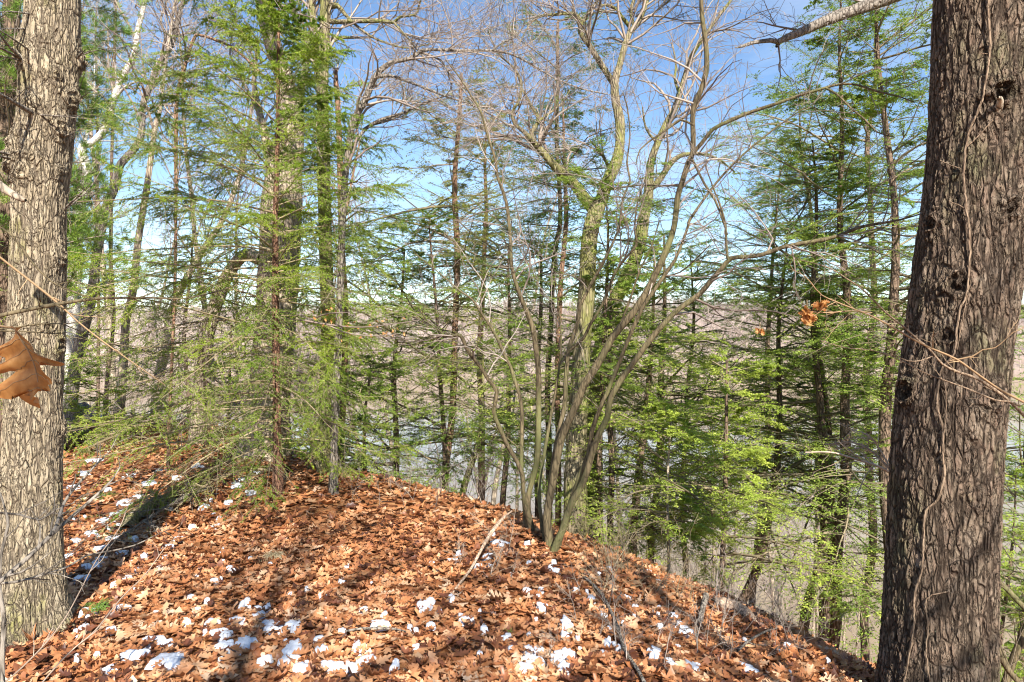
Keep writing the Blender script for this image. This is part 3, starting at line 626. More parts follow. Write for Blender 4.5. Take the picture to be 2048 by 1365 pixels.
# ---- the young spruce in the middle left
def spruce():
    D = 7.0; q = trace([(556, 985, 24), (555, 900, 17), (552, 700, 15), (551, 560, 13), (551, 430, 11), (555, 300, 9), (556, 150, 7), (558, 20, 4), (559, -25, 2)], D, D, .1)
    q = base_on_ground(q); o = thing('spruce_tree', 'young green spruce with drooping feathery boughs and slim reddish trunk rising from the leaf litter', 'tree', q[0, :3])
    build('trunk', limb_bag(q, 12, .08), M_SPRB, o); s = q[np.argsort(q[:, 2])]
    b = Bag(); w = Bag(); ztop = s[-1, 2]; zs = []; azs = []
    z = .5
    while z < ztop - .1:
        m = 5 if z < 4.4 else 4
        zs += list(z + rng.normal(0, .03, m)); azs += list(rng.random() * 6.28 + np.arange(m) * 6.283 / m + rng.normal(0, .2, m)); z += .135
    z = np.array(zs); az = np.array(azs); nb = len(z)
    ax = np.stack([np.interp(z, s[:, 2], s[:, c]) for c in range(4)], 1); rel = np.clip(z / ztop, 0, 1)
    env = np.interp(rel, [0, .12, .3, .5, .7, .85, 1], [1.55, 1.75, 1.85, 1.75, 1.45, .9, .12])
    left = .5 - .5 * np.cos(az); L = env * rng.uniform(.6, 1.08, nb) * (.76 + .62 * left)
    el = np.radians(np.interp(rel, [0, .3, .6, 1], [-6, 8, 24, 52]) + rng.normal(0, 7, nb)); d = np.stack([np.cos(az) * np.cos(el), np.sin(az) * np.cos(el), np.sin(el)], 1)
    n = 11; out = np.empty((nb, n, 3)); out[:, 0] = ax[:, :3]
    for j in range(1, n):
        g = .055 if j < 7 else -.02
        d = nrm(d + rng.normal(size=(nb, 3)) * .035 - np.array([[0, 0, 1.]]) * g); out[:, j] = out[:, j - 1] + d * (L / (n - 1))[:, None]
    R = np.clip(L * .0055, .003, .012)[:, None] * (1 - np.linspace(0, 1, n)[None] * .85); w.add(*tubes(out, R, 5))
    c2, r2 = grow(out, R, 17, L * .34, .35, (38, 62), -.10, .035, 8, .16, 1, .5, .0012, .28, .55, .02); w.add(*tubes(c2, r2, 3))
    c3, r3 = grow(c2, r2, 3, np.repeat(L * .15, 17), .3, (35, 55), -.04, .06, 4, .1, .95, .6, .001, .4, .4, .05); w.add(*tubes(c3, r3, 3))
    h2 = np.repeat(rel, 17); h3 = np.repeat(h2, 3); rb = np.clip(rng.normal(.45, .18, nb), 0, 1)
    def needles(C, per, h, rbb, t0, ln):
        keepf = np.interp(h, [0, .16, .3, .42, .55, 1], [.32, .5, .78, .95, 1, 1])
        k = rng.random(len(C)) < keepf; C = C[k]; rbb = rbb[k]
        pos, tan, idx, t = along(C, per, t0, 1); perp = nrm(np.cross(tan, rng.normal(size=tan.shape))); dd = nrm(tan * .75 + perp * .8)
        nn = nrm(np.cross(dd, rng.normal(size=dd.shape))); m = len(pos)
        b.add(*leaf_quads(pos, dd, nn, ln * rng.uniform(.7, 1.2, m), .0046, np.clip(rbb[idx] * .5 + .35 * rng.random(m) + .15, 0, 1)))
    needles(out, 200, rel, rb, .3, .022); needles(c2, 110, h2, np.repeat(rb, 17), .05, .022); needles(c3, 40, h3, np.repeat(np.repeat(rb, 17), 3), 0, .018)
    build('branches', w, M_DEADT, o); build('foliage', b, M_SPRUCE, o, False)
spruce()

# ------------------------------------------------------------------ bare trees traced one by one
def bare_tree(label, trunk, limbs=(), D=9., D1=None, mat=M_TAN, kind='tree', tw=M_TWIG, crown=None, k=14, ground=True, group=None, top=None, wob=.0, rough=.07, flare=1.3):
    """trunk / limbs: photo polylines (px, py, width px); limbs: (points, depth at start, depth at end)"""
    q = trace(trunk, D, D1, .1, wob)
    if ground: q = base_on_ground(q, flare=flare)
    if top and q[-1, 2] < top:
        d = nrm(q[-1, :3] - q[-8, :3]); n = 10; e = []; p = q[-1, :3].copy(); r = q[-1, 3]
        for i in range(n):
            d = nrm(d + rng.normal(size=3) * .08 + np.array([0, 0, .05])); p = p + d * (top - q[-1, 2]) / n; e.append([*p, r * (1 - (i + 1) / n * .85)])
        q = np.vstack([q, e])
    nm = {'tree': 'bare_tree', 'birch': 'birch_tree', 'shrub': 'shrub', 'pine': 'pine_tree'}[kind]
    o = thing(nm, label, 'shrub' if kind == 'shrub' else 'tree', q[0, :3], group)
    build('trunk', limb_bag(q, k, rough), mat, o)
    ls = []
    for L in limbs:
        pts, d0, d1 = L[0], L[1], L[2]; l = trace(pts, d0, d1, .07, .0); ls.append(l); build('limb', limb_bag(l, 10, .08), mat, o)
    if crown:
        kw = dict(crown); seeds = ls + ([q[int(len(q) * kw.pop('from_', .45)):]] if kw.get('from_', 1) is not None else []); kw.pop('from_', None)
        if seeds: crown_of(seeds, o, tw, **kw)
    return o

# central forked oak
bare_tree('mossy oak forking into two crooked limbs, rising behind the many stemmed shrub',
    [(1152, 1118, 52), (1152, 1000, 48), (1152, 900, 42), (1160, 760, 38), (1168, 650, 34), (1175, 560, 33), (1180, 470, 33), (1193, 420, 32), (1204, 396, 26), (1215, 362, 24), (1232, 327, 24), (1239, 293, 20), (1240, 241, 19), (1232, 207, 18), (1229, 165, 17), (1239, 131, 13), (1249, 93, 12), (1260, 65, 11), (1280, 38, 10), (1294, 0, 9), (1312, -60, 8), (1340, -140, 6)],
    [([(1192, 428, 24), (1167, 393, 22), (1139, 358, 20), (1108, 331, 17), (1084, 303, 14), (1067, 286, 12), (1049, 265, 9), (1029, 248, 7), (1024, 224, 6), (1036, 207, 6), (1043, 179, 6), (1036, 148, 5), (1018, 127, 4), (995, 105, 3), (975, 60, 2)], 8.6, 8.0),
     ([(1067, 286, 10), (1063, 265, 9), (1077, 244, 8), (1072, 228, 7), (1063, 213, 6), (1049, 186, 5), (1040, 172, 4)], 8.3, 8.4),
     ([(1075, 245, 6), (1092, 232, 5), (1108, 220, 5), (1125, 205, 3), (1140, 180, 2)], 8.3, 8.6),
     ([(1229, 170, 14), (1201, 127, 12), (1180, 93, 11), (1160, 65, 10), (1162, 42, 9), (1146, 28, 7), (1115, 29, 6), (1077, 34, 5), (1056, 55, 3), (1040, 85, 2)], 8.6, 8.1),
     ([(1162, 50, 7), (1180, 21, 6), (1197, 0, 5), (1215, -40, 3)], 8.5, 8.8),
     ([(1258, 52, 8), (1242, 32, 7), (1235, 21, 6), (1218, 10, 5), (1201, 12, 4), (1190, 5, 3)], 8.6, 8.3),
     ([(1268, 55, 7), (1262, 20, 7), (1275, -20, 6), (1285, -80, 4)], 8.6, 8.9),
     ([(1285, 45, 5), (1310, 25, 4), (1335, 5, 3), (1370, -20, 2)], 8.6, 8.9),
     ([(1220, 340, 8), (1205, 310, 6), (1190, 292, 4), (1180, 280, 2)], 8.5, 8.2)],
    7.4, 8.2, M_MOSSY, crown=dict(n1=15, n2=5, n3=4, L=1.4, rtip=.0018, from_=.6), top=8.5)
# its neighbour to the right
bare_tree('mossy grey tree with upright fork, just right of the forked oak behind the shrub',
    [(1188, 980, 34), (1190, 850, 32), (1198, 740, 32), (1213, 640, 30), (1228, 605, 28), (1249, 564, 27), (1266, 529, 26), (1280, 484, 25), (1289, 430, 23), (1295, 400, 22), (1298, 372, 19), (1301, 327, 15), (1315, 286, 14), (1332, 248, 13), (1349, 220, 13), (1358, 193, 12), (1369, 155, 10), (1382, 114, 9), (1405, 78, 7), (1440, 30, 6), (1470, -10, 5), (1500, -60, 4)],
    [([(1298, 378, 15), (1315, 365, 13), (1339, 331, 11), (1360, 312, 9), (1400, 308, 7), (1430, 316, 6), (1452, 330, 4), (1470, 345, 3)], 10.5, 10.2),
     ([(1315, 286, 7), (1300, 270, 5), (1290, 250, 4), (1285, 215, 3)], 10.5, 10.3),
     ([(1360, 190, 6), (1350, 160, 5), (1352, 130, 4), (1345, 90, 3)], 10.5, 10.8)],
    10.5, 10.5, M_MOSSY, crown=dict(n1=14, n2=5, n3=4, L=1.5, rtip=.0020, from_=.45), top=10)
# big double trunk behind the spruce
bare_tree('stout grey brown trunk forking upward directly behind the young spruce',
    [(530, 900, 100), (538, 800, 84), (546, 700, 78), (553, 600, 78), (560, 500, 78), (565, 400, 76), (575, 300, 62), (585, 230, 46), (568, 155, 34), (545, 86, 36), (529, 0, 36), (518, -80, 30), (505, -180, 24)],
    [([(585, 260, 30), (600, 190, 18), (616, 103, 12), (599, 58, 10), (582, 0, 9), (578, -60, 8)], 9.6, 9.2),
     ([(545, 330, 24), (532, 280, 18), (518, 220, 13), (508, 160, 9), (515, 100, 6)], 9.4, 9.8),
     ([(522, 520, 26), (490, 510, 24), (458, 545, 24), (438, 590, 26), (422, 640, 28), (410, 690, 30), (402, 780, 32), (395, 880, 36)], 9.4, 10.4)],
    9.5, 9.5, M_TAN, k=20, crown=dict(n1=14, n2=6, n3=4, L=1.6, rtip=.0022, from_=.6), top=10)
# mossy trunk right of the spruce
bare_tree('slim green mossy trunk beside the young spruce, forking near the photo top',
    [(650, 950, 36), (652, 850, 30), (655, 760, 29), (656, 640, 28), (652, 520, 26), (649, 400, 26), (647, 300, 25), (645, 200, 24), (647, 120, 22), (649, 60, 22), (652, 0, 21), (656, -80, 18), (662, -160, 14)],
    [([(644, 190, 18), (634, 130, 15), (628, 60, 15), (621, 0, 14), (612, -70, 10)], 8.2, 8.3),
     ([(655, 40, 12), (667, 44, 9), (710, 43, 8), (767, 43, 7), (788, 45, 7), (800, 34, 5), (830, 30, 5), (838, 12, 4), (850, -30, 3)], 8.2, 7.6),
     ([(788, 45, 5), (802, 62, 4), (817, 78, 4), (836, 101, 3), (858, 130, 2)], 7.7, 7.5),
     ([(655, 15, 14), (675, 12, 10), (700, 40, 6), (740, 72, 5), (790, 92, 4), (822, 96, 3), (860, 88, 2)], 8.2, 7.9)],
    8.2, 8.2, M_MOSSY, crown=dict(n1=20, n2=6, n3=4, L=1.5, rtip=.002, from_=.6), top=10)
bare_tree('short broken reddish snag with peeled top just right of the slim mossy trunk',
    [(682, 960, 14), (684, 860, 13), (690, 700, 12), (690, 600, 12), (684, 500, 12), (683, 400, 14), (679, 300, 12), (676, 220, 11), (672, 165, 10), (672, 138, 6)],
    [([(686, 450, 7), (700, 380, 5), (712, 320, 4), (722, 270, 3)], 8.9, 9.2)], 8.9, 8.9, M_RED, crown=dict(n1=8, n2=4, n3=3, L=.9, from_=.4))
# arching limb tree
bare_tree('slender grey tree whose long limb arches right across the open sky',
    [(668, 900, 16), (672, 760, 15), (680, 600, 14), (684, 470, 13), (690, 360, 13), (700, 280, 13), (708, 241, 13), (729, 203, 14), (746, 162, 12), (764, 138, 11), (788, 124, 9), (822, 117, 8), (843, 102, 7), (874, 100, 6), (925, 102, 6), (987, 102, 5), (1025, 110, 4), (1063, 129, 4), (1111, 158, 3), (1167, 179, 3), (1215, 189, 2)],
    [([(750, 155, 7), (781, 152, 6), (812, 162, 5), (857, 179, 5), (891, 193, 4), (943, 210, 4), (984, 231, 4), (1022, 255, 3), (1062, 290, 3), (1090, 330, 2)], 7.0, 6.4),
     ([(838, 104, 5), (880, 120, 4), (900, 150, 4), (930, 185, 3), (960, 225, 2), (975, 270, 2)], 6.9, 6.5),
     ([(985, 102, 4), (1005, 85, 3), (1030, 75, 3), (1050, 50, 2), (1090, 20, 2)], 6.6, 6.8),
     ([(728, 260, 7), (760, 240, 6), (810, 225, 5), (850, 205, 4), (900, 190, 3)], 7.1, 7.3),
     ([(700, 300, 7), (735, 255, 6), (780, 240, 5), (830, 215, 4), (870, 200, 2)], 7.1, 7.6)],
    7.1, 6.6, M_GREYB, crown=dict(n1=14, n2=6, n3=4, L=.95, rtip=.0011, from_=.3, up=.03))
# white birch and its neighbours on the left
bare_tree('white barked crooked tree bending right above the bluff, just right of the large oak',
    [(128, 860, 24), (134, 780, 22), (140, 700, 22), (147, 620, 22), (152, 540, 19), (156, 470, 18), (163, 400, 18), (176, 344, 17), (165, 310, 16), (166, 293, 15), (182, 287, 14), (205, 266, 14), (218, 234, 13), (229, 193, 12), (248, 148, 12), (268, 112, 11), (275, 62, 10), (285, 24, 9), (292, -10, 8), (300, -70, 6)],
    [([(168, 292, 6), (176, 262, 5), (186, 225, 4), (189, 170, 3), (189, 115, 2)], 13, 13.3),
     ([(232, 195, 6), (250, 175, 5), (270, 165, 4), (300, 160, 2)], 13, 12.6)],
    13, 13, M_PALE, 'birch', crown=dict(n1=14, n2=5, n3=4, L=1.6, rtip=.0022, from_=.45), top=13)
bare_tree('crooked dark grey tree leaning right beside the white barked tree',
    [(143, 800, 24), (150, 740, 23), (164, 670, 21), (179, 612, 19), (187, 564, 18), (192, 519, 17), (204, 455, 16), (213, 413, 16), (230, 372, 17), (242, 328, 15), (265, 303, 14), (283, 269, 13), (286, 210, 12), (303, 165, 12), (320, 131, 11), (334, 107, 10), (347, 79, 10), (355, 45, 8), (366, 0, 7), (375, -60, 5)],
    [([(226, 385, 8), (205, 378, 6), (185, 390, 5), (170, 408, 3)], 12, 11.6), ([(337, 105, 6), (330, 70, 5), (322, 40, 4), (335, 0, 3)], 12, 12.3), ([(325, 125, 6), (328, 85, 4), (345, 60, 3), (380, 50, 2)], 12, 11.5)],
    12, 12, M_GREYB, crown=dict(n1=16, n2=5, n3=4, L=1.5, rtip=.0021, from_=.4), top=12)
bare_tree('thin upright grey tree between the crooked dark tree and the spruce',
    [(236, 850, 22), (244, 760, 18), (248, 708, 16), (252, 643, 15), (265, 588, 14), (272, 529, 14), (276, 484, 13), (283, 441, 12), (293, 379, 12), (303, 310, 11), (310, 258, 10), (320, 220, 8), (327, 165, 6), (333, 114, 5), (345, 40, 4), (355, -40, 3)],
    [([(308, 262, 6), (296, 220, 4), (280, 180, 3), (262, 150, 2)], 11.5, 11)], 11.5, 11.5, M_TAN, crown=dict(n1=16, n2=5, n3=4, L=1.4, rtip=.0021, from_=.35), top=11)
bare_tree('slim pinkish tree with a kinked top bending over the spruce boughs',
    [(338, 850, 6), (345, 700, 6), (350, 560, 6), (352, 400, 6), (352, 260, 8), (355, 190, 7), (368, 140, 7), (378, 105, 6), (388, 78, 6), (397, 70, 5), (425, 78, 5), (465, 95, 5), (500, 125, 5), (530, 155, 4), (552, 178, 3), (570, 200, 2)],
    [], 8.4, 7.9, M_RED, crown=dict(n1=22, n2=6, n3=4, L=1.1, rtip=.0018, from_=.4))
bare_tree('spindly pale tree rising between the white barked tree and the oak',
    [(118, 850, 14), (128, 700, 12), (140, 560, 10), (150, 420, 8), (160, 340, 7), (172, 270, 5), (185, 215, 4), (190, 120, 3), (193, 20, 2)], [], 15, 15, M_GREYB, crown=dict(n1=14, n2=5, n3=4, L=1.7, rtip=.0024, from_=.3))
bare_tree('tree with pale trunk leaning left behind the stout trunk, over the brush',
    [(310, 860, 22), (318, 760, 20), (330, 700, 18), (345, 620, 16), (372, 560, 14), (400, 510, 12), (440, 450, 10), (470, 380, 9), (490, 300, 8), (505, 200, 6), (512, 100, 4)], [], 14, 14, M_TAN, crown=dict(n1=14, n2=5, n3=4, L=1.6, rtip=.0024, from_=.4))

# many stemmed shrub on the crest
sh = [([(1058, 1045, 14), (1056, 998, 12), (1070, 940, 12), (1076, 900, 12), (1077, 794, 12), (1077, 743, 12), (1072, 698, 11), (1067, 663, 11), (1056, 629, 10), (1039, 588, 9), (1024, 536, 8), (1020, 470, 7), (1012, 403, 7), (994, 351, 6), (991, 320, 6), (974, 269, 5), (963, 227, 5), (943, 193, 4), (919, 155, 3), (891, 120, 2)], 5.8, 5.5),
      ([(1062, 1050, 13), (1048, 998, 10), (1045, 950, 9), (1029, 915, 9), (1015, 891, 9), (998, 853, 9), (987, 822, 9), (994, 784, 9), (977, 760, 8), (960, 732, 8), (943, 712, 8), (932, 694, 8), (925, 677, 8), (915, 670, 7), (891, 674, 5), (880, 662, 3), (857, 646, 3), (836, 615, 2)], 5.7, 5.2),
      ([(1052, 1042, 10), (1046, 980, 8), (1043, 920, 8), (1043, 812, 8), (1029, 760, 8), (1022, 736, 7), (1008, 708, 7), (998, 684, 7), (981, 653, 6), (960, 622, 5), (943, 598, 4), (922, 584, 4), (891, 557, 3), (857, 529, 2), (829, 508, 2)], 5.9, 6.3),
      ([(1092, 1065, 14), (1098, 1000, 12), (1106, 930, 11), (1118, 863, 10), (1129, 812, 10), (1132, 760, 10), (1136, 708, 9), (1142, 684, 9), (1156, 643, 8), (1160, 612, 8), (1167, 598, 7), (1187, 560, 7), (1208, 522, 6), (1228, 481, 5), (1239, 450, 5), (1246, 396, 4), (1260, 362, 4), (1254, 327, 4), (1260, 269, 3), (1254, 213, 3), (1246, 186, 2)], 5.5, 5.7),
      ([(1140, 700, 6), (1167, 677, 6), (1180, 650, 6), (1198, 622, 6), (1208, 602, 6), (1228, 550, 6), (1249, 519, 5), (1273, 491, 5), (1270, 467, 4), (1272, 420, 3), (1290, 360, 2)], 5.5, 5.2),
      ([(1098, 1075, 18), (1094, 1033, 17), (1103, 981, 16), (1111, 936, 16), (1122, 880, 16), (1139, 839, 16), (1156, 801, 16), (1170, 767, 16), (1187, 743, 16), (1201, 719, 16), (1222, 681, 15), (1242, 653, 15), (1266, 626, 15), (1287, 595, 14), (1304, 564, 14), (1325, 519, 14), (1339, 484, 13), (1349, 450, 12), (1355, 396, 12), (1365, 362, 12), (1376, 327, 12), (1386, 305, 11), (1386, 262, 11), (1386, 220, 11), (1400, 186, 11), (1412, 145, 11), (1413, 103, 10), (1408, 62, 10), (1403, 21, 9), (1405, -40, 8), (1420, -120, 5)], 5.3, 4.9),
      ([(1118, 1085, 12), (1140, 1010, 10), (1160, 950, 10), (1177, 908, 10), (1184, 863, 10), (1198, 822, 9), (1215, 784, 9), (1232, 743, 9), (1249, 698, 8), (1266, 657, 8), (1287, 612, 8), (1304, 588, 8), (1325, 557, 8), (1349, 522, 7), (1365, 484, 6), (1377, 450, 6), (1379, 441, 6), (1417, 386, 5), (1448, 348, 5), (1486, 310, 4), (1531, 272, 4), (1568, 244, 3), (1610, 215, 2)], 5.3, 4.7),
      ([(1108, 1100, 16), (1125, 1060, 15), (1142, 1009, 15), (1167, 964, 14), (1180, 922, 14), (1190, 890, 14), (1200, 864, 13), (1215, 834, 13), (1219, 805, 12), (1229, 781, 12), (1249, 750, 12), (1270, 722, 12), (1290, 694, 12), (1315, 663, 12), (1349, 626, 11), (1376, 605, 11), (1400, 588, 11), (1420, 564, 11), (1441, 540, 10), (1462, 517, 10), (1493, 514, 9), (1527, 509, 9), (1561, 496, 8), (1596, 488, 8), (1641, 481, 8), (1679, 471, 7), (1713, 457, 7), (1744, 450, 6), (1800, 440, 4), (1850, 426, 2)], 5.2, 4.5),
      ([(1387, 306, 8), (1407, 282, 8), (1427, 258, 8), (1462, 241, 8), (1503, 224, 7), (1555, 207, 7), (1606, 189, 6), (1651, 176, 6), (1679, 169, 5), (1713, 170, 4), (1754, 183, 4), (1796, 193, 3), (1830, 205, 2)], 4.95, 4.4),
      ([(1455, 518, 6), (1452, 480, 5), (1451, 450, 5), (1440, 410, 4), (1428, 380, 3), (1410, 330, 2)], 4.75, 4.6),
      ([(1651, 176, 5), (1675, 190, 4), (1700, 215, 4), (1730, 240, 4), (1755, 265, 3), (1790, 275, 2)], 4.55, 4.2),
      ([(1386, 250, 5), (1360, 240, 4), (1340, 255, 4), (1310, 275, 4), (1280, 300, 3), (1272, 330, 2)], 4.95, 4.7),
      ([(1385, 320, 5), (1410, 370, 5), (1430, 400, 5), (1445, 440, 4), (1455, 470, 3)], 4.9, 4.6),
      ([(1240, 650, 5), (1260, 600, 4), (1280, 540, 4), (1300, 500, 3), (1320, 440, 2)], 5.2, 5.0),
      ([(1085, 1060, 9), (1078, 980, 7), (1090, 900, 7), (1102, 830, 6), (1115, 760, 5), (1122, 700, 4), (1120, 640, 3), (1110, 560, 2)], 5.6, 5.9),
      ([(1325, 555, 4), (1360, 545, 3), (1390, 520, 3), (1420, 490, 2)], 5.0, 4.7)]
q0 = trace(sh[5][0], 5.3)
shr = thing('shrub', 'tall many stemmed bare shrub fanning out from one clump on the bluff crest', 'shrub', (q0[0, 0], q0[0, 1], float(zg(q0[0, 0], q0[0, 1]))))
ls = []
for i, (pts, d0, d1) in enumerate(sh):
    l = trace([(x, y, w * .95) for x, y, w in pts], d0, d1, .06)
    if pts[0][1] > 1000: l = base_on_ground(l)
    ls.append(l); build('stem', limb_bag(l, 12, .08), M_SHRUB, shr)
crown_of([l[int(len(l) * .4):] for l in ls], shr, M_TWIG, 9, 4, 3, .85, .0010, up=.06, wig=.22)

# limb of a tree standing beyond the photo's right edge
bare_tree('thick grey lichened limb with a broken tip crossing the sky beside the massive dark trunk',
    [(2190, 1500, 60), (2180, 900, 52), (2170, 300, 46), (2150, -300, 38), (2120, -700, 20)],
    [([(2160, -200, 34), (2050, -110, 30), (1900, -50, 28), (1761, 2, 25), (1692, 27, 22), (1641, 46, 20), (1603, 64, 17), (1572, 76, 14), (1555, 84, 10), (1541, 81, 9), (1510, 85, 7), (1496, 89, 7), (1482, 94, 5), (1470, 96, 2)], 6.5, 5.8),
     ([(1560, 80, 9), (1556, 88, 9), (1553, 94, 5)], 5.93, 5.9)], 6.5, 6.5, M_GREYB, crown=dict(n1=7, n2=5, n3=4, L=.8, rtip=.0014, from_=.6, up=-.05), top=9)

# ------------------------------------------------------------------ conifers traced one by one
H = hemlock
H('slender pine with straight reddish trunk and sparse high greenery, left of the many stemmed shrub', [(893, 1015, 16), (893, 929, 14), (899, 846, 13), (903, 760, 13), (908, 657, 12), (913, 519, 12), (915, 470, 12), (915, 344, 10), (922, 207, 8), (925, 150, 5)], 9.5, None, M_RED, M_OLIVE, 1.9, zpx(760, 9.5), zpx(170, 9.5), 62, ll=.038, lw=.012, n3=6, cone=.45, dens=.75)
H('thin dark hemlock stem standing against the slender reddish pine', [(886, 1000, 11), (884, 920, 10), (878, 794, 9), (874, 725, 8), (866, 600, 6), (862, 500, 4), (860, 430, 2)], 9.0, None, M_HEMB, M_HEM, 1.7, zpx(960, 9), zpx(430, 9), 62, cone=.4)
H('left of two close conifers with dark straight trunk, tallest top in the middle sky', [(1098, 900, 12), (1101, 736, 11), (1104, 588, 10), (1110, 484, 10), (1116, 448, 9), (1113, 310, 8), (1115, 207, 8), (1120, 69, 6), (1122, 40, 3)], 11.5, None, M_HEMB, M_WPINE, 1.7, zpx(560, 11.5), zpx(40, 11.5), 60, ll=.05, lw=.013, n3=6, dens=.55, cone=.4)
H('right of two close conifers with reddish trunk, nearest the forked oak', [(1112, 900, 11), (1115, 725, 11), (1125, 588, 10), (1131, 484, 9), (1130, 413, 9), (1127, 361, 7), (1124, 250, 5), (1122, 190, 3)], 11.0, None, M_RED, M_HEM, 1.9, zpx(800, 11), zpx(300, 11), 60, dens=.8, cone=.4)
H('hemlock with very dark straight trunk, middle of the hemlocks left of the massive trunk', [(1658, 1318, 22), (1668, 1239, 21), (1672, 1136, 20), (1674, 1033, 20), (1683, 950, 20), (1687, 880, 19), (1691, 780, 17), (1696, 657, 16), (1695, 553, 14), (1690, 470, 12), (1689, 350, 10), (1686, 241, 8), (1684, 120, 6), (1683, 20, 4)], 8.0, None, M_HEMB, M_HEM, 1.75, zpx(1150, 8), zpx(-20, 8), 100, top=6.5, cone=.45)
H('hemlock with lit brown trunk bending left at its foot beside the darkest hemlock', [(1599, 1298, 20), (1617, 1222, 20), (1630, 1170, 20), (1638, 1102, 19), (1647, 1033, 19), (1648, 964, 18), (1647, 895, 17), (1642, 780, 13), (1635, 691, 11), (1632, 588, 10), (1630, 484, 8), (1628, 380, 6), (1626, 280, 3)], 8.4, None, M_HEMB, M_HEM, 1.9, zpx(1100, 8.4), zpx(300, 8.4), 80, cone=.5)
H('thin black hemlock pole rising between the lit brown trunk and the darkest hemlock', [(1642, 1300, 17), (1645, 1205, 15), (1655, 1080, 13), (1660, 980, 11), (1661, 863, 10), (1655, 777, 9), (1649, 708, 8), (1645, 639, 7), (1640, 540, 4)], 8.9, None, M_HEMB, M_HEM, 1.6, zpx(1000, 8.9), zpx(540, 8.9), 45)
H('tall hemlock with dark trunk half hidden at the left edge of the massive furrowed trunk', [(1770, 1350, 24), (1776, 1200, 23), (1780, 1000, 23), (1783, 898, 22), (1784, 777, 21), (1784, 691, 19), (1781, 605, 17), (1778, 470, 14), (1775, 379, 12), (1771, 275, 11), (1769, 172, 9), (1767, 69, 7), (1766, 0, 6)], 7.2, None, M_HEMB, M_HEM, 1.6, zpx(1250, 7.2), zpx(-30, 7.2), 110, top=6.2, cone=.3)
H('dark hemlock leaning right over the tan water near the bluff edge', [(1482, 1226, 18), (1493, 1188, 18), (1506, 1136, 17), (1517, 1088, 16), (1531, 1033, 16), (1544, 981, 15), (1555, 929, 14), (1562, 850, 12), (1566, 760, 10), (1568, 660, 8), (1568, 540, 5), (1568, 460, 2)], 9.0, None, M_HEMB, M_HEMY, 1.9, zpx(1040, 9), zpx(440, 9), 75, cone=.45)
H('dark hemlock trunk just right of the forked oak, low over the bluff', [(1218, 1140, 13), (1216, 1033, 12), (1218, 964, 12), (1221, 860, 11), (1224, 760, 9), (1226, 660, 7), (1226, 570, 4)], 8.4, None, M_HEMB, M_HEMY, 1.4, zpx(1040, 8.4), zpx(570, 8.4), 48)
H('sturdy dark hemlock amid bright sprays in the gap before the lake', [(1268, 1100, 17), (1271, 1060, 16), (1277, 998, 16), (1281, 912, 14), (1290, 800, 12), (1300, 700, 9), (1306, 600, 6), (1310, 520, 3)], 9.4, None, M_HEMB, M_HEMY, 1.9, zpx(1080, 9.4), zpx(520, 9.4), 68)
H('hemlock with thick black mid trunk, right of the sturdy dark one before the lake', [(1302, 1090, 16), (1306, 1040, 15), (1315, 981, 14), (1318, 829, 15), (1320, 794, 15), (1322, 743, 12), (1326, 640, 9), (1330, 540, 6), (1332, 470, 3)], 10.2, None, M_HEMB, M_HEM, 2.0, zpx(1060, 10.2), zpx(460, 10.2), 68)
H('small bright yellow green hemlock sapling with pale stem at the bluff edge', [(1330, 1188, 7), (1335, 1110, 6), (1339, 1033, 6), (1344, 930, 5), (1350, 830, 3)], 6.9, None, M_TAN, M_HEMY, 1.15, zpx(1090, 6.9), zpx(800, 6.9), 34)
H('slim hemlock with brown trunk over the water, midway between shrub and leaning hemlock', [(1366, 1130, 11), (1370, 1000, 10), (1372, 880, 9), (1375, 777, 8), (1378, 700, 7), (1382, 600, 5), (1385, 510, 2)], 10.5, None, M_HEMB, M_HEM, 2.1, zpx(1080, 10.5), zpx(520, 10.5), 66)
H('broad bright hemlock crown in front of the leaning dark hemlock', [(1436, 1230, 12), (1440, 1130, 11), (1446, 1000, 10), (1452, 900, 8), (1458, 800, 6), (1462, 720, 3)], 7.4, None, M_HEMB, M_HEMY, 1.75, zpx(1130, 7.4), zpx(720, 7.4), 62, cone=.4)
H('bushy hemlock filling the space left of the black pole, high over the lake', [(1510, 1180, 13), (1520, 1000, 12), (1530, 860, 11), (1540, 700, 9), (1548, 560, 7), (1552, 440, 5), (1555, 330, 2)], 11.0, None, M_HEMB, M_HEM, 2.3, zpx(1000, 11), zpx(340, 11), 80)
H('hemlock seen past the right side of the massive trunk, upper at the photo edge', [(2046, 1350, 16), (2052, 1150, 15), (2058, 900, 13), (2060, 700, 10), (2062, 500, 7), (2064, 380, 3)], 9.0, None, M_HEMB, M_HEM, 1.9, zpx(1350, 9), zpx(400, 9), 90)
H('low sunlit hemlock sapling past the right side of the massive trunk', [(2010, 1420, 9), (2012, 1250, 7), (2016, 1080, 5), (2020, 940, 2)], 7.0, None, M_HEMB, M_HEMY, 1.2, zpx(1380, 7), zpx(940, 7), 44)
H('dark hemlock with foliage reaching the top right, behind the tall dark trunks', [(1735, 1300, 16), (1738, 1000, 15), (1740, 700, 13), (1742, 400, 10), (1744, 200, 8), (1745, 60, 5)], 12, None, M_HEMB, M_HEM, 2.6, zpx(1000, 12), zpx(-40, 12), 110, top=8.5, cone=.3)
H('airy hemlock behind the arching shrub stem with top against blue sky', [(1640, 1200, 14), (1642, 1000, 13), (1640, 800, 12), (1630, 600, 10), (1616, 420, 7), (1606, 260, 4), (1600, 180, 2)], 13, None, M_HEMB, M_HEM, 2.4, zpx(900, 13), zpx(190, 13), 85, cone=.55)
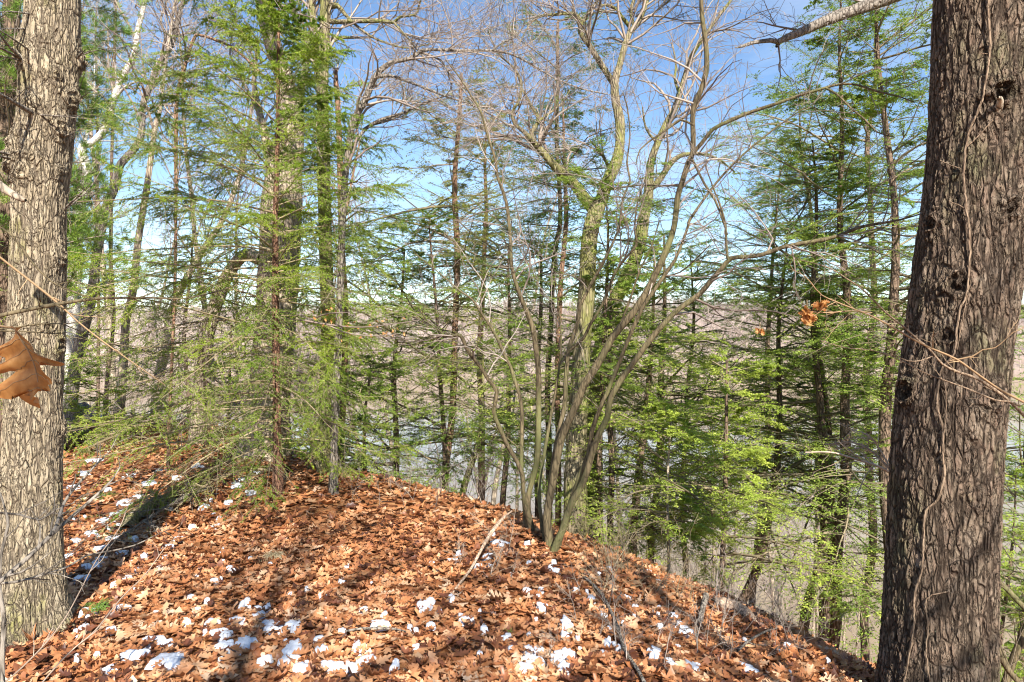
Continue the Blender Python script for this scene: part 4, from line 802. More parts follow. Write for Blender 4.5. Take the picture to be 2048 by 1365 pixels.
# centre left of the shrub
H('leafy hemlock over the water between the spruce and the slender reddish pine', [(788, 985, 13), (792, 900, 12), (795, 800, 10), (798, 700, 8), (802, 600, 6), (806, 500, 3)], 10, None, M_HEMB, M_HEM, 2.1, zpx(980, 10), zpx(470, 10), 72)
H('low hemlock sapling on the crest right of the spruce', [(735, 960, 8), (737, 900, 7), (740, 800, 5), (744, 730, 2)], 8.8, None, M_HEMB, M_HEM, 1.4, zpx(950, 8.8), zpx(730, 8.8), 44)
H('hemlock sapling leaning right behind the shrub foot on the bluff', [(918, 1000, 13), (932, 950, 12), (945, 910, 11), (956, 860, 8), (962, 790, 6), (968, 700, 3)], 8.6, None, M_MOSSY, M_HEM, 1.5, zpx(930, 8.6), zpx(690, 8.6), 40)
H('dark green hemlock right behind the bare shrub stems', [(1010, 1010, 12), (1012, 900, 11), (1014, 780, 9), (1018, 650, 7), (1022, 540, 5), (1026, 440, 2)], 11, None, M_HEMB, M_HEM, 2.1, zpx(900, 11), zpx(450, 11), 66, dens=.8)
H('hemlock with drooping sprays just left of the forked oak trunk', [(1080, 1000, 13), (1078, 850, 12), (1076, 700, 9), (1078, 600, 7), (1080, 500, 3)], 13, None, M_HEMB, M_HEM, 2.4, zpx(900, 13), zpx(500, 13), 60, dens=.8)
H('hemlock mantling the forked oak fork with green sprays', [(1205, 1000, 11), (1206, 800, 9), (1207, 600, 7), (1208, 480, 5), (1210, 380, 2)], 8.0, None, M_HEMB, M_HEM, 1.3, zpx(760, 8), zpx(350, 8), 55)
H('pine with pale olive sprays high beside the slender reddish pine', [(960, 1000, 14), (962, 800, 13), (965, 600, 10), (968, 450, 8), (972, 330, 6), (976, 250, 3)], 14, None, M_RED, M_OLIVE, 2.6, zpx(560, 14), zpx(240, 14), 60, ll=.05, lw=.012, n3=6, dens=.7, cone=.5)
# left background evergreens
H('bright yellow green hemlock behind the crooked dark tree', [(215, 850, 9), (218, 740, 7), (222, 620, 6), (226, 520, 4), (230, 440, 2)], 14, None, M_HEMB, M_HEMY, 1.8, zpx(820, 14), zpx(450, 14), 38, ll=.034, lw=.011)
H('small dark hemlock in the brush beneath the stout trunk', [(455, 850, 8), (456, 780, 6), (458, 700, 4), (459, 640, 2)], 13, None, M_HEMB, M_HEM, 1.3, zpx(840, 13), zpx(640, 13), 44)
H('low yellow green sapling left of the spruce foot', [(180, 900, 6), (182, 850, 5), (184, 800, 3)], 10.5, None, M_HEMB, M_HEMY, 1.5, zpx(900, 10.5), zpx(740, 10.5), 40, elev=(-5, 10))
H('olive evergreen behind the spruce boughs at the brushy slope', [(375, 860, 10), (376, 740, 8), (378, 600, 6), (380, 480, 3)], 12.5, None, M_HEMB, M_OLIVE, 2.0, zpx(840, 12.5), zpx(470, 12.5), 55, dens=.8)

# white pines at the far left with long needle tufts
def tuft_pine(label, pts, D, nb, z0, z1, spread, top=None, nt=26, side=None, ln=.10):
    q = base_on_ground(trace(pts, D, None, .3))
    if top: q = np.vstack([q, [[q[-1, 0], q[-1, 1], top, .01]]])
    o = thing('pine_tree', label, 'tree', q[0, :3]); build('trunk', limb_bag(q, 14, .06), M_HEMB, o); s = q[np.argsort(q[:, 2])]
    z = np.sort(z0 + (z1 - z0) * rng.random(nb)); ax = np.stack([np.interp(z, s[:, 2], s[:, c]) for c in range(4)], 1); az = rng.random(nb) * 6.28 if side is None else side + .9 * rng.normal(size=nb); n = 8
    d = np.stack([np.cos(az), np.sin(az), .25 + .2 * rng.random(nb)], 1); d = nrm(d); out = np.empty((nb, n, 3)); out[:, 0] = ax[:, :3]; L = spread * rng.uniform(.5, 1.1, nb)
    for j in range(1, n): d = nrm(d + rng.normal(size=(nb, 3)) * .09); out[:, j] = out[:, j - 1] + d * (L / (n - 1))[:, None]
    w = Bag(); R = np.clip(L * .009, .004, .03)[:, None] * np.linspace(1, .15, n)[None]; w.add(*tubes(out, R, 4))
    c2, r2 = grow(out, R, 8, L * .35, .3, (30, 60), .15, .12, 5, .3, 1, .5, .002); w.add(*tubes(c2, r2, 3))
    c3, r3 = grow(c2, r2, 4, np.repeat(L * .14, 8), .3, (30, 60), .2, .1, 3, .2, 1, .6, .002); w.add(*tubes(c3, r3, 3)); b = Bag()
    for C in (c2[:, -2:], c3[:, -2:]):
        e = C[:, -1]; t = nrm(C[:, 1] - C[:, 0]); e = np.repeat(e, nt, 0); t = np.repeat(t, nt, 0); rb = np.repeat(rng.random(len(C)), nt)
        dd = nrm(t + rng.normal(size=t.shape) * .55); nn = nrm(np.cross(dd, rng.normal(size=dd.shape))); m = len(e)
        b.add(*leaf_quads(e - t * .04 * rng.random((m, 1)), dd, nn, ln * rng.uniform(.7, 1.2, m), .0045, np.clip(rb * .6 + .3 * rng.random(m) + .05, 0, 1)))
    build('branches', w, M_TWIG, o); build('foliage', b, M_WPINE, o, False)
tuft_pine('pine with long soft needle tufts and purplish trunk behind the large pale oak', [(-2, 860, 50), (4, 600, 46), (10, 400, 42), (16, 200, 36), (24, 0, 30)], 8, 120, zpx(640, 8), zpx(-80, 8), 1.5, 8, 40)
tuft_pine('distant pine with wispy tufts just right of the large pale oak', [(196, 850, 7), (197, 600, 6), (193, 400, 5), (195, 250, 4), (193, 90, 2)], 18, 18, zpx(340, 18), zpx(60, 18), 2.0, None, 18, None, .13)
tuft_pine('pine with wispy tufts at the photo top between oak and crooked dark tree', [(212, 850, 7), (220, 600, 7), (224, 300, 6), (232, 0, 5)], 20, 14, zpx(80, 20), zpx(-160, 20), 2.8, 14, 16, None, .14)

# ------------------------------------------------------------------ near branches, sticks, dead leaves, tufts
def branch(label, pls, name='branch', mat=M_TWIGO, cat='branch', side=(7, .16), rt=.0008, group=None, seeds=1, hi=False):
    ls = [trace(p, a, b_, .03) for p, a, b_ in pls]; o = thing(name, label, cat, ls[0][0, :3], group)
    for l in ls:
        b = limb_bag(l, 9, .12)
        if side:
            Pt = resamp(l, 12)[None]; a, ra = grow(Pt[:, :, :3], Pt[:, :, 3], side[0], side[1], .4, (25, 60), .05, .12, 5, .15, 1, .6, rt); b.add(*tubes(a, ra, 4))
            c, rc = grow(a, ra, 2, side[1] * .4, .4, (25, 60), .05, .12, 4, .2, 1, .7, rt * .8); b.add(*tubes(c, rc, 3))
        build('stem', b, mat, o)
    return o
branch('long thin bare branch crossing in front of the massive dark trunk, uppermost of three', [([(2110, 960, 6.5), (2060, 850, 6.5), (2019, 803, 5.8), (1985, 777, 5.8), (1951, 756, 5.0), (1913, 743, 5.0), (1885, 729, 4.3), (1858, 698, 4.3), (1837, 681, 4.3), (1806, 653, 3.6), (1772, 626, 3.6), (1727, 581, 2.9), (1692, 557, 2.2), (1658, 536, 2.2), (1600, 520, 1.4)], 2.9, 2.7),
      ([(1867, 712, 2.2), (1840, 722, 2.2), (1815, 722, 2.2), (1790, 712, 1.4), (1760, 705, 1.4)], 2.8, 2.8)], mat=M_SHRUB2, side=(5, .14))
branch('straight tan bare branch carrying curled dead leaves in front of the massive dark trunk', [([(2130, 850, 5.8), (2048, 805, 5.0), (2002, 781, 4.3), (1961, 753, 4.3), (1913, 719, 4.3), (1865, 698, 3.6), (1830, 681, 3.6), (1789, 657, 3.6), (1744, 633, 2.9), (1692, 612, 2.9), (1644, 591, 2.2), (1623, 567, 2.2), (1610, 553, 1.4)], 2.75, 2.6),
      ([(1744, 626, 2.2), (1700, 622, 2.2), (1660, 626, 2.2), (1620, 624, 1.4)], 2.68, 2.62), ([(1900, 722, 2.9), (1945, 713, 2.9), (1965, 700, 2.2), (1990, 696, 2.2), (2010, 680, 1.4), (2025, 665, 1.4)], 2.72, 2.6)], mat=M_TWIGO, side=(5, .12))
branch('lowest thin bare branch crossing in front of the massive dark trunk', [([(2040, 812, 4.3), (2016, 803, 3.6), (1992, 801, 3.6), (1933, 777, 2.9), (1875, 756, 2.9), (1844, 743, 2.9), (1796, 719, 2.2), (1744, 701, 2.2), (1692, 696, 2.2), (1641, 682, 1.4)], 2.85, 2.7)], mat=M_SHRUB2, side=(5, .14))
branch('long smooth brown branch reaching horizontally across the large pale oak', [([(-80, 652, 9), (0, 632, 8), (34, 624, 8), (120, 608, 7), (189, 598, 6), (241, 596, 5), (310, 596, 4), (362, 598, 3), (413, 589, 3), (465, 574, 2), (499, 560, 2)], 1.9, 2.2),
      ([(-40, 430, 4), (24, 471, 4), (60, 520, 4), (103, 564, 3), (148, 584, 3), (189, 598, 2)], 2.0, 2.02)], mat=M_SHRUB, side=(5, .1))
branch('thin pinkish brown branch slanting down across the large pale oak', [([(-40, 480, 4), (0, 515, 4), (58, 560, 4), (114, 605, 4), (155, 643, 3), (207, 684, 3), (275, 732, 2), (330, 770, 2)], 2.3, 2.7)], mat=M_TWIGO, side=(6, .12))
branch('thin dark branch passing before the oak under the large orange leaf', [([(-40, 662, 3), (34, 655, 3), (80, 648, 3), (130, 648, 2), (170, 640, 2), (215, 612, 1.5)], 2.0, 2.1), ([(-20, 662, 3), (60, 664, 3), (110, 668, 2), (135, 665, 1.5)], 2.0, 2.1)], mat=M_SHRUB, side=(3, .06))
branch('bent grey sapling branch sweeping up from the lower left photo corner', [([(-60, 1220, 10), (0, 1163, 9), (52, 1119, 8), (96, 1077, 8), (145, 1033, 7), (193, 991, 6), (224, 960, 4), (240, 935, 2)], 1.7, 2.1), ([(100, 1072, 6), (112, 1053, 6), (127, 1009, 5), (148, 978, 5), (193, 929, 4), (220, 902, 2), (235, 870, 1.5)], 1.85, 2.2)], mat=M_GREYB, side=(7, .14))
branch('pale sapling branch lying nearly level over the leaves at lower left', [([(-40, 1170, 5), (0, 1167, 5), (34, 1164, 5), (86, 1150, 4), (138, 1133, 4), (172, 1112, 4), (224, 1102, 3), (269, 1091, 3), (305, 1074, 2), (340, 1058, 1.5)], 1.8, 2.2)], mat=M_GREYB, side=(8, .15))
branch('curved upright sapling stem along the left photo edge at the oak foot', [([(8, 1420, 10), (4, 1330, 9), (8, 1240, 8), (0, 1180, 7), (2, 1110, 6), (16, 1050, 5), (10, 1020, 4), (0, 985, 3)], 1.9, 2.0), ([(-5, 1026, 5), (40, 1030, 4), (80, 1040, 4), (112, 1020, 3), (150, 1005, 2)], 2.0, 2.1)], mat=M_GREYB, side=(5, .1))
branch('long fine straight wand of sapling rising from the bottom left leaves', [([(55, 1400, 3.4), (132, 1312, 3), (190, 1262, 3), (243, 1196, 2.5), (290, 1150, 2), (330, 1096, 1.6), (362, 1066, 1)], 2.6, 3.4)], mat=M_TWIGP, side=(6, .14))
branch('second fine sapling wand slanting over the leaves at lower left', [([(-20, 1390, 3), (58, 1322, 3), (128, 1240, 2.5), (192, 1122, 2), (238, 1058, 2), (262, 1002, 1.5), (308, 948, 1)], 2.4, 3.2)], mat=M_TWIGP, side=(6, .12))
# dead stick standing out of the leaves and fallen twigs
def gp(px, py, w, lift=.04):
    x, y = px_ground(px, py); return [x, y, float(zg(x, y)) + lift, w / 2 * y / F]
def lay(label, pts, mat=M_STICK, cat='stick', name='fallen_stick', lifts=None, side=None, k=9, rough=.16, **kw):
    q = spline([gp(x, y, w, .05 if lifts is None else lifts[i]) for i, (x, y, w) in enumerate(pts)], .03); o = thing(name, label, cat, q[0, :3]); b = limb_bag(q, k, rough)
    if side:
        P_ = resamp(q, 10)[None]; a, ra = grow(P_[:, :, :3], P_[:, :, 3], side[0], side[1], .4, (25, 60), .1, .15, 5, .15, 1, .6, .0009); b.add(*tubes(a, ra, 4))
    build('wood', b, mat, o); return o
q = spline([[*P(889, 1207, 4.15), .004], [*P(912, 1177, 4.3), .007], [*P(943, 1136, 4.5), .009], [*P(967, 1091, 4.7), .011], [*P(990, 1056, 4.9), .015], [*P(1008, 1035, 5.02), .012], [*P(1024, 1022, 5.1), .004]], .03)
o = thing('fallen_stick', 'splintered pale dead stick propped diagonally in the middle of the leaves', 'stick', q[0, :3]); build('wood', limb_bag(q, 9, .25), M_STICK, o)
lay('curved grey fallen branch across the leaves at lower right', [(1170, 1170, 5), (1190, 1190, 6), (1210, 1215, 6), (1232, 1265, 7), (1250, 1320, 7), (1275, 1362, 8), (1300, 1410, 8)], M_GREYB, side=(5, .2))
lay('short grey twig lying flat among snow near the bottom middle', [(690, 1284, 4), (720, 1278, 5), (760, 1276, 5), (790, 1277, 4), (812, 1284, 2)], M_GREYB, side=(3, .1))
lay('low dark decaying log half buried in leaves near the lower right crest', [(1425, 1216, 22), (1455, 1225, 24), (1490, 1240, 24), (1520, 1262, 20)], M_STICK, 'log', 'fallen_log', [.03, .05, .04, .0], None, 14, .2)
lay('stubby grey dead branch standing from the leaves near the lower right crest', [(1390, 1288, 9), (1398, 1262, 10), (1406, 1240, 11), (1412, 1222, 13)], M_GREYB, 'stick', 'fallen_stick', [.02, .03, .08, .10])
lay('forked grey stick on the leaves under the leaning dark hemlock', [(1475, 1320, 4), (1500, 1298, 5), (1530, 1280, 4), (1562, 1270, 2)], M_GREYB, side=(4, .15))
lay('dark mossy fallen log on the ground between the oak and the spruce', [(250, 1072, 20), (270, 1052, 26), (300, 1030, 26), (330, 1012, 22), (352, 1000, 12)], M_MOSSY, 'log', 'fallen_log', [.05, .07, .07, .06, .04], None, 14, .3)
lay('long pale fallen log at the back edge of the leaf covered ground', [(230, 862, 8), (300, 862, 9), (360, 860, 9), (420, 866, 6)], M_TAN, 'log', 'fallen_log', [.12, .14, .14, .1])
lay('black wet log lying on the ground just right of the oak', [(118, 905, 24), (140, 893, 22), (160, 882, 20), (190, 873, 12)], M_HEMB, 'log', 'fallen_log', [.05, .08, .08, .04], None, 14, .25)
def fallen_bough(label, pts, lifts, mat, wmat=M_DEADT, n2=12, dens=.5):
    q = spline([gp(x, y, w, lf) for (x, y, w), lf in zip(pts, lifts)], .04); o = thing('fallen_bough', label, 'bough', q[0, :3]); build('wood', limb_bag(q, 8, .15), wmat, o)
    Pt = resamp(q, 12)[None]; w = Bag(); a, ra = grow(Pt[:, :, :3], Pt[:, :, 3], 34, .5, .35, (25, 60), 0, .1, 7, .1, 1, .6, .001, .35); w.add(*tubes(a, ra, 4))
    c, rc = grow(a, ra, 7, .2, .35, (30, 60), 0, .1, 5, .1, 1, .6, .0009); w.add(*tubes(c, rc, 3)); build('twigs', w, wmat, o)
    k = rng.random(len(c)) < dens; C = c[k]; pos, tan, idx, t = along(C, 50, 0, 1); dd = nrm(tan * .75 + .8 * nrm(np.cross(tan, rng.normal(size=tan.shape)))); b = Bag()
    b.add(*leaf_quads(pos, dd, nrm(np.cross(dd, rng.normal(size=dd.shape))), .017 * rng.uniform(.7, 1.2, len(pos)), .004, rng.random(len(pos)))); build('foliage', b, mat, o, False)
fallen_bough('fallen spruce bough with yellow green needles left of the spruce foot', [(555, 960, 7), (500, 965, 6), (440, 985, 6), (390, 1010, 4), (345, 1035, 2)], [.1, .14, .14, .12, .05], M_OLIVE)
fallen_bough('bright green drooping bough low beside the oak above the black log', [(330, 880, 5), (280, 892, 5), (220, 905, 4), (165, 915, 2)], [.35, .32, .2, .1], M_SPRUCE, dens=.9)
fallen_bough('grey bare fallen bough with tangled twigs by the shaded snow', [(420, 1000, 7), (350, 1030, 7), (300, 1060, 5), (240, 1095, 3), (200, 1120, 2)], [.12, .12, .1, .08, .04], M_OLIVE, M_GREYB, dens=.05)

# curled dead leaves still hanging
def leaf_cluster(label, px, py, D, rad, n, size):
    c = P(px, py, D); o = thing('leaf_cluster', label, 'dead leaves', c); b = Bag(); t_ = leaf_template(9, .4, .33)
    u = nrm(rng.normal(size=(n, 3))); pos = c + u * rad * rng.uniform(.3, 1, (n, 1))
    lay_leaves(b, t_, pos, size * rng.uniform(.6, 1.1, n), rng.random(n) * 6.28, rng.uniform(.5, 2.4, n), rng.random(n) * 6.28, rng.normal(.8, .7, n), rng.normal(.9, .6, n), rng.random(n)); build('leaves', b, M_DRYL, o)
    s = Bag(); s.add(*tubes(np.stack([np.linspace(c + np.array([0, 0, rad * 2.2]), c, 4)]), np.full((1, 4), .0012), 4)); build('stalk', s, M_TWIGO, o)
leaf_cluster('largest ball of curled dead oak leaves hanging before the hemlocks', 1614, 634, 2.62, .030, 26, .042)
leaf_cluster('smaller pale bunch of dead leaves on the branch, right of the largest ball', 1641, 611, 2.62, .020, 11, .045)
leaf_cluster('tiny lone curled dead leaf bunch hanging farthest left before the hemlocks', 1520, 661, 2.7, .014, 10, .028)
def hanging_leaf():
    """one big curled oak leaf close to the camera; outline drawn in the leaf's own plane, in metres"""
    D = 1.1; s = D / F; o = thing('oak_leaf', 'large curled orange brown oak leaf hanging close at the left photo edge', 'leaf', P(20, 700, D)); b = Bag(); vn = []
    rib = [(28, 655), (42, 680), (58, 705), (70, 735), (76, 765), (70, 790), (60, 800)]
    def side(pts, bulge):
        n = 30; A = spline([[*P(x, y, D), 0] for x, y in rib], .002)[:, :3]; B = spline([[*P(x, y, D), 0] for x, y in pts], .002)[:, :3]
        A = A[np.linspace(0, len(A) - 1, n).astype(int)]; B = B[np.linspace(0, len(B) - 1, n).astype(int)]; m = 9; t = np.linspace(0, 1, m)[None, :, None]
        G = A[:, None] * (1 - t) + B[:, None] * t; d = np.linspace(0, 1, n)[:, None]
        G[:, :, 1] += bulge * (t[..., 0] ** 1.4) * (.6 + .5 * np.sin(d * 5)) + .004 * np.sin(d * 16) * t[..., 0]
        G[:, :, 1] += .0025 * np.sin(d * 23 + t[..., 0] * 3) * t[..., 0]
        for vi, ve in ((5, 7), (9, 12), (14, 17), (19, 22), (24, 26)):
            ii = np.linspace(vi, ve, m).round().astype(int); vp = G[ii, np.arange(m)] - np.array([0, .0007, 0]); vn.append(np.hstack([vp, np.linspace(.0007, .0002, m)[:, None]]))
        i = np.arange(n - 1)[:, None] * m + np.arange(m - 1)[None]; b.add(G.reshape(-1, 3), np.stack([i, i + 1, i + m + 1, i + m], -1).reshape(-1, 4), np.full(n * m, .45))
    side([(30, 652), (52, 668), (78, 690), (92, 708), (120, 718), (144, 727), (124, 733), (100, 726), (92, 722), (98, 742), (112, 762), (111, 768), (98, 770), (103, 785), (92, 778), (78, 776), (66, 800)], -.02)
    side([(26, 655), (10, 668), (0, 685), (-30, 695), (-50, 705), (-20, 715), (-10, 725), (-45, 738), (-60, 755), (-20, 748), (8, 742), (14, 748), (-5, 765), (-30, 790), (18, 800), (22, 780), (40, 770), (52, 775), (62, 800)], .03)
    build('blade', b, M_DRYL, o, True); o2 = o.children[0] if o.children else None
    v = Bag(); q = spline([[*P(x, y, D - .003), w] for x, y, w in [(0, 652, .0016), (20, 655, .0015), (28, 656, .0014), (42, 680, .0012), (58, 705, .001), (70, 735, .0009), (76, 765, .0006)]], .004); v.add(*limb_bag(q, 6, .05).arrays()); build('midrib', v, M_TWIGO, o)
    for q in vn: build('side_vein', limb_bag(q, 5, .02), M_TWIGO, o)
    t_ = leaf_template(11, .42, .33); n = 3; c = P(-8, 745, D + .03); l2 = Bag()
    lay_leaves(l2, t_, c + np.array([[-.02, .02, .02], [.01, .03, -.03], [-.03, .0, -.02]]), np.array([.09, .08, .08]), np.array([.5, 2.5, 4.]), np.array([1.3, 1.5, 1.8]), np.array([.2, 2.2, 4.]), np.array([1., 1., .6]), np.array([.8, .9, .7]), np.array([.3, .6, .4])); build('curled_lobe', l2, M_DRYL, o)
hanging_leaf()
def beech_leaves():
    o = thing('leafy_twig', 'thin twig with small pale orange dead leaves beside the mossy trunk', 'twig', P(650, 640, 6.6)); w = Bag(); b = Bag()
    ls = [trace(p, 6.6, 6.2, .05) for p in ([(600, 640, 5), (660, 650, 4), (720, 655, 3), (790, 648, 2), (840, 640, 1.5)], [(655, 650, 3), (690, 665, 3), (740, 672, 2), (800, 668, 1.5)], [(620, 640, 3), (655, 628, 3), (700, 625, 2)])]
    for l in ls: w.add(*limb_bag(l, 6, .1).arrays())
    build('stem', w, M_TWIG, o); Pt = np.stack([resamp(l, 8) for l in ls])[:, :, :3]; pos, tan, idx, t = along(Pt, 16, .1, 1); n = len(pos)
    lay_leaves(b, leaf_template(5, .9, .28), pos + rng.normal(size=(n, 3)) * .04, rng.uniform(.025, .045, n), rng.random(n) * 6.28, rng.uniform(.4, 2, n), rng.random(n) * 6.28, rng.normal(.4, .4, n), rng.normal(.4, .4, n), .5 + .5 * rng.random(n)); build('leaves', b, M_DRYL, o)
beech_leaves()
# tufts of grass
def tuft(label, px, py, n, L, mat, droop):
    g = gp(px, py, 1, .03); o = thing('grass_tuft', label, 'grass', g[:3]); a = rng.random(n) * 6.28; e = rng.uniform(.5, 1.3, n); d = np.stack([np.cos(a) * np.cos(e), np.sin(a) * np.cos(e), np.sin(e)], 1)
    m = 6; out = np.empty((n, m, 3)); out[:, 0] = np.array(g[:3]) + rng.normal(size=(n, 3)) * [.015, .015, 0]; l = L * rng.uniform(.5, 1.1, n)
    for j in range(1, m): d = nrm(d - np.array([[0, 0, droop * .3 * j]])); out[:, j] = out[:, j - 1] + d * (l / (m - 1))[:, None]
    b = Bag(); b.add(*tubes(out, np.full((n, 1), .0016) * np.linspace(1, .3, m)[None], 3)); build('blades', b, mat, o)
tuft('pale dry drooping grass tuft in the middle of the orange leaves', 548, 1122, 130, .17, M_GRASSD, 1.1)
tuft('small fresh green grass tuft right of the oak foot', 195, 1233, 60, .12, M_GRASSG, .5)
tuft('sparse green and straw tuft farther back beside the mossy log', 214, 1003, 60, .16, M_GRASSG, .6)
tuft('little green tuft close to the bottom middle snow', 1018, 1274, 14, .05, M_GRASSG, .4)

# brush on the crest and slope: fine tan wands
def brush(label, px0, px1, py0, py1, n, Lh, mat=M_DEADT, D=None, jit=.6, group='thickets of bare brush', back=1.0):
    pts = []
    for _ in range(n):
        x = rng.uniform(px0, px1); y = rng.uniform(py0, py1)
        if D is None: gx, gy = px_ground(x, y)
        else: gy = D + rng.normal() * jit; gx = (x - 1024) * gy / F
        pts.append((gx, gy, float(zg(gx, gy)) - .03))
    p = np.array(pts); o = thing('brush', label, 'brush', p.mean(0)); d = nrm(np.stack([rng.normal(0, .35, n), rng.normal(0, .35, n), np.ones(n)], 1)); m = 7; out = np.empty((n, m, 3)); out[:, 0] = p; L = Lh * rng.uniform(.4, 1.1, n)
    for j in range(1, m): d = nrm(d + rng.normal(size=(n, 3)) * .16); out[:, j] = out[:, j - 1] + d * (L / (m - 1))[:, None]
    R = (.0032 * rng.uniform(.6, 1.3, n))[:, None] * np.linspace(1, .3, m)[None]; b = Bag()
    if n > 24:
        bpy.data.objects.remove(o); o = None; b.add(*tubes(out, R, 4))
    else:
        pass
    c, rc = grow(out, R, 6, Lh * .35, .4, (25, 60), .1, .16, 5, .15, 1, .7, .0009); e, re = grow(c, rc, 4, Lh * .14, .4, (25, 60), .05, .14, 4, .1, 1, .8, .0008)
    if o is not None:
        for i in range(n):
            sb = Bag(); sb.add(*tubes(out[i:i + 1], R[i:i + 1], 4)); sb.add(*tubes(c[i * 6:i * 6 + 6], rc[i * 6:i * 6 + 6], 3)); sb.add(*tubes(e[i * 24:i * 24 + 24], re[i * 24:i * 24 + 24], 3)); build('stem', sb, mat, o)
        return
    b.add(*tubes(c, rc, 3)); b.add(*tubes(e, re, 3)); t_ = build('brush', b, mat, None)
    t_['kind'] = 'stuff'; t_['label'] = label; t_['category'] = 'brush'
brush('thin bare brush on the crest between the spruce and the many stemmed shrub', 700, 1010, 960, 1030, 24, .75, M_TWIG)
brush('tangle of pale brush below the forked oak where the bluff drops', 1180, 1420, 1120, 1220, 34, .6, M_DEADT)
brush('wispy brush stems on the crest under the leaning dark hemlock', 1400, 1640, 1230, 1330, 22, .6, M_TWIG)
brush('low twiggy growth on the leaves in the right foreground', 1120, 1420, 1180, 1350, 16, .38, M_TWIG)
brush('few upright dead weed stalks around the propped stick', 880, 1030, 1080, 1200, 9, .42, M_TWIGP)
brush('dry brush crowding the foot of the stout trunk behind the spruce', 400, 690, 880, 915, 44, 1.3, M_DEADT)
brush('dense tan brush at the back edge of the leaf covered ground', 150, 460, 852, 872, 46, 1.8, M_TWIGP)
brush('pale brush on the slope behind the spruce, seen over the leaf ground', 180, 640, 850, 860, 60, 3.2, M_TWIGP, 17, 2.5)
brush('grey brush rising over the slope beyond the slender reddish pine', 680, 1000, 900, 900, 46, 3.0, M_TWIG, 12.5, 1.5)
brush('brush thicket on the slope right of the forked oak', 1180, 1500, 1000, 1000, 46, 3.0, M_TWIGP, 12, 1.5)
brush('bare brush at the bottom right past the massive trunk', 1985, 2120, 1300, 1360, 18, 1.6, M_TWIGP, 6.0, .5)
branch('arching bare witch hazel like branches low before the tall dark trunks', [([(1800, 960, 5), (1760, 935, 5), (1700, 915, 4), (1660, 905, 3), (1610, 905, 2)], 4.4, 4.2), ([(1790, 950, 4), (1740, 900, 4), (1700, 885, 3), (1650, 890, 2)], 4.4, 4.6), ([(1790, 955, 4), (1760, 900, 3), (1735, 870, 3), (1700, 860, 2)], 4.4, 4.5)], mat=M_TWIGP, side=(12, .3))
branch('grey crooked limbs leaning out right of the massive trunk at the bottom', [([(2060, 1390, 12), (2010, 1330, 11), (1990, 1270, 9), (1996, 1200, 8), (1985, 1150, 6), (1960, 1120, 4)], 5, 4.9), ([(2110, 1280, 12), (2048, 1215, 11), (2000, 1165, 9), (1970, 1140, 6)], 5.2, 5.4), ([(2000, 1400, 16), (2030, 1310, 14), (2060, 1240, 12), (2090, 1180, 10)], 5.5, 5.4)], mat=M_SHRUB, side=(9, .4))
# black tarpaulin lying far back at the left
def tarp():
    b = Bag(); n, m = 26, 16; u = np.linspace(0, 1, n)[:, None] * np.ones((1, m)); v = np.linspace(0, 1, m)[None] * np.ones((n, 1))
    X = -11.2 + 2.9 * u; Y = 13.4 + 1.1 * v; Z = zg(X, Y) + .02 + .42 * np.sin(np.pi * np.clip(v * 1.05, 0, 1)) ** .6 * (.8 + .2 * vnoise(u * 4, v * 2, 3)) * np.clip(np.minimum(u, 1 - u) * 6, 0, 1) + .04 * vnoise(u * 14, v * 9, 5)
    i = np.arange(n - 1)[:, None] * m + np.arange(m - 1)[None]; b.add(np.stack([X, Y, Z], -1).reshape(-1, 3), np.stack([i, i + m, i + m + 1, i + 1], -1).reshape(-1, 4))
    mt, nt, out = newmat('black_tarpaulin'); bsdf(nt, out, (.03, .033, .04), .35, bump(nt, noise(nt, coords(nt), 9, 4), .5, .03), .5)
    o = build('tarpaulin', b, mt); tag(o, 'crumpled black plastic sheet on the ground far behind the large pale oak', 'tarpaulin')
tarp()

# ------------------------------------------------------------------ bare woods on the slope at the left, far behind
def wood_tree(h, seed):
    q = curvy((0, 0, 0), (rng.normal() * .06, rng.normal() * .06, 1), h, 12, .05, .05); R = np.linspace(.065, .012, 12) * h / 9
    o = thing('bare_tree', 'thin bare tree in the winter woods behind the spruce', 'tree', (0, 0, 0), 'thin bare trees in the woods beyond')
    s = spline(np.hstack([q, R[:, None]]), .25); build('trunk', limb_bag(s, 8, .06), M_TAN, o)
    Pt = resamp(s, 12)[None]; b = Bag(); a, ra = grow(Pt[:, :, :3], Pt[:, :, 3], 18, h * .26, .3, (28, 58), .25, .1, 7, .28, .98, .55, .003); b.add(*tubes(a, ra, 4))
    c, rc = grow(a, ra, 8, h * .11, .35, (25, 60), .12, .14, 5, .15, 1, .6, .0028); b.add(*tubes(c, rc, 3)); d, rd = grow(c, rc, 5, h * .045, .35, (25, 60), .1, .14, 4, .1, 1, .8, .0026); b.add(*tubes(d, rd, 3)); build('crown', b, M_TWIG, o)
    return o
protos = [wood_tree(h, i) for i, h in enumerate((9.5, 11, 8))]
spots = []
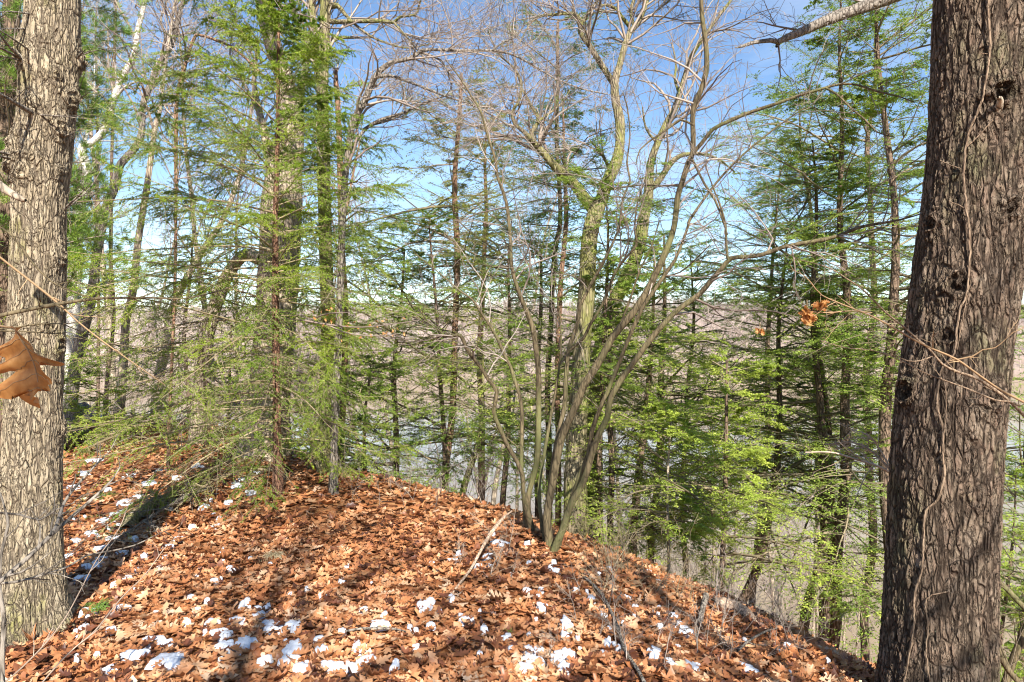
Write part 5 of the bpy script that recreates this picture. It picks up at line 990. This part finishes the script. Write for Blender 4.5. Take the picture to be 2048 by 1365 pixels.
for i in range(32):
    D = rng.uniform(15, 30); px = rng.uniform(150, 1150) if i % 3 else rng.uniform(1180, 1750); spots.append(((px - 1024) * D / F, D))
for i, (x, y) in enumerate(spots):
    src = protos[i % 3]
    if i < 3: o = src
    else:
        o = src.copy(); COL.objects.link(o)
        for ch in src.children: c = ch.copy(); COL.objects.link(c); c.parent = o
    ppx = x / y * F + 1024
    if ppx > 1160: o['label'] = 'thin bare tree on the slope behind the hemlocks right of the shrub'; o['group'] = 'thin bare trees behind the right hemlocks'
    elif ppx > 700: o['label'] = 'thin bare tree far behind the slender reddish pine and shrub stems'; o['group'] = 'thin bare trees behind the slender reddish pine'
    elif ppx > 480: o['label'] = 'thin bare tree hidden far behind the spruce and the stout trunk'; o['group'] = 'thin bare trees behind the stout trunk'
    else: o['label'] = 'thin bare tree in the winter woods left of the spruce'; o['group'] = 'thin bare trees in the woods at the left'
    o.location = (x, y, float(zg(x, y)) - .1); o.rotation_euler = (0, 0, rng.random() * 6.28); sc = rng.uniform(.8, 1.25); o.scale = (sc, sc, sc)

# trees standing behind the camera; their shadows fall across the leaves
def behind(label, x, y, h, r, lean):
    q = curvy((x, y, float(zg(x, y)) - .1), (lean, .0, 1), h, 12, .04, .03); s = spline(np.hstack([q, np.linspace(r, r * .2, 12)[:, None]]), .25); o = thing('bare_tree', label, 'tree', s[0, :3]); build('trunk', limb_bag(s, 12, .06), M_TAN, o)
    Pt = resamp(s, 12)[None]; b = Bag(); a, ra = grow(Pt[:, :, :3], Pt[:, :, 3], 34, h * .36, .3, (35, 65), .15, .1, 8, .3, .98, .6, .010); b.add(*tubes(a, ra, 5))
    c, rc = grow(a, ra, 6, h * .15, .35, (25, 60), .1, .14, 5, .15, 1, .6, .007); b.add(*tubes(c, rc, 3)); build('crown', b, M_TWIG, o)
behind('bare tree standing behind the viewer to the right', 3.2, -3.4, 9, .085, .05)
behind('bare tree standing behind the viewer', .6, -6.5, 10, .09, -.04)
behind('slim bare tree standing behind the viewer to the left', -3.5, -5.0, 9, .08, .05)
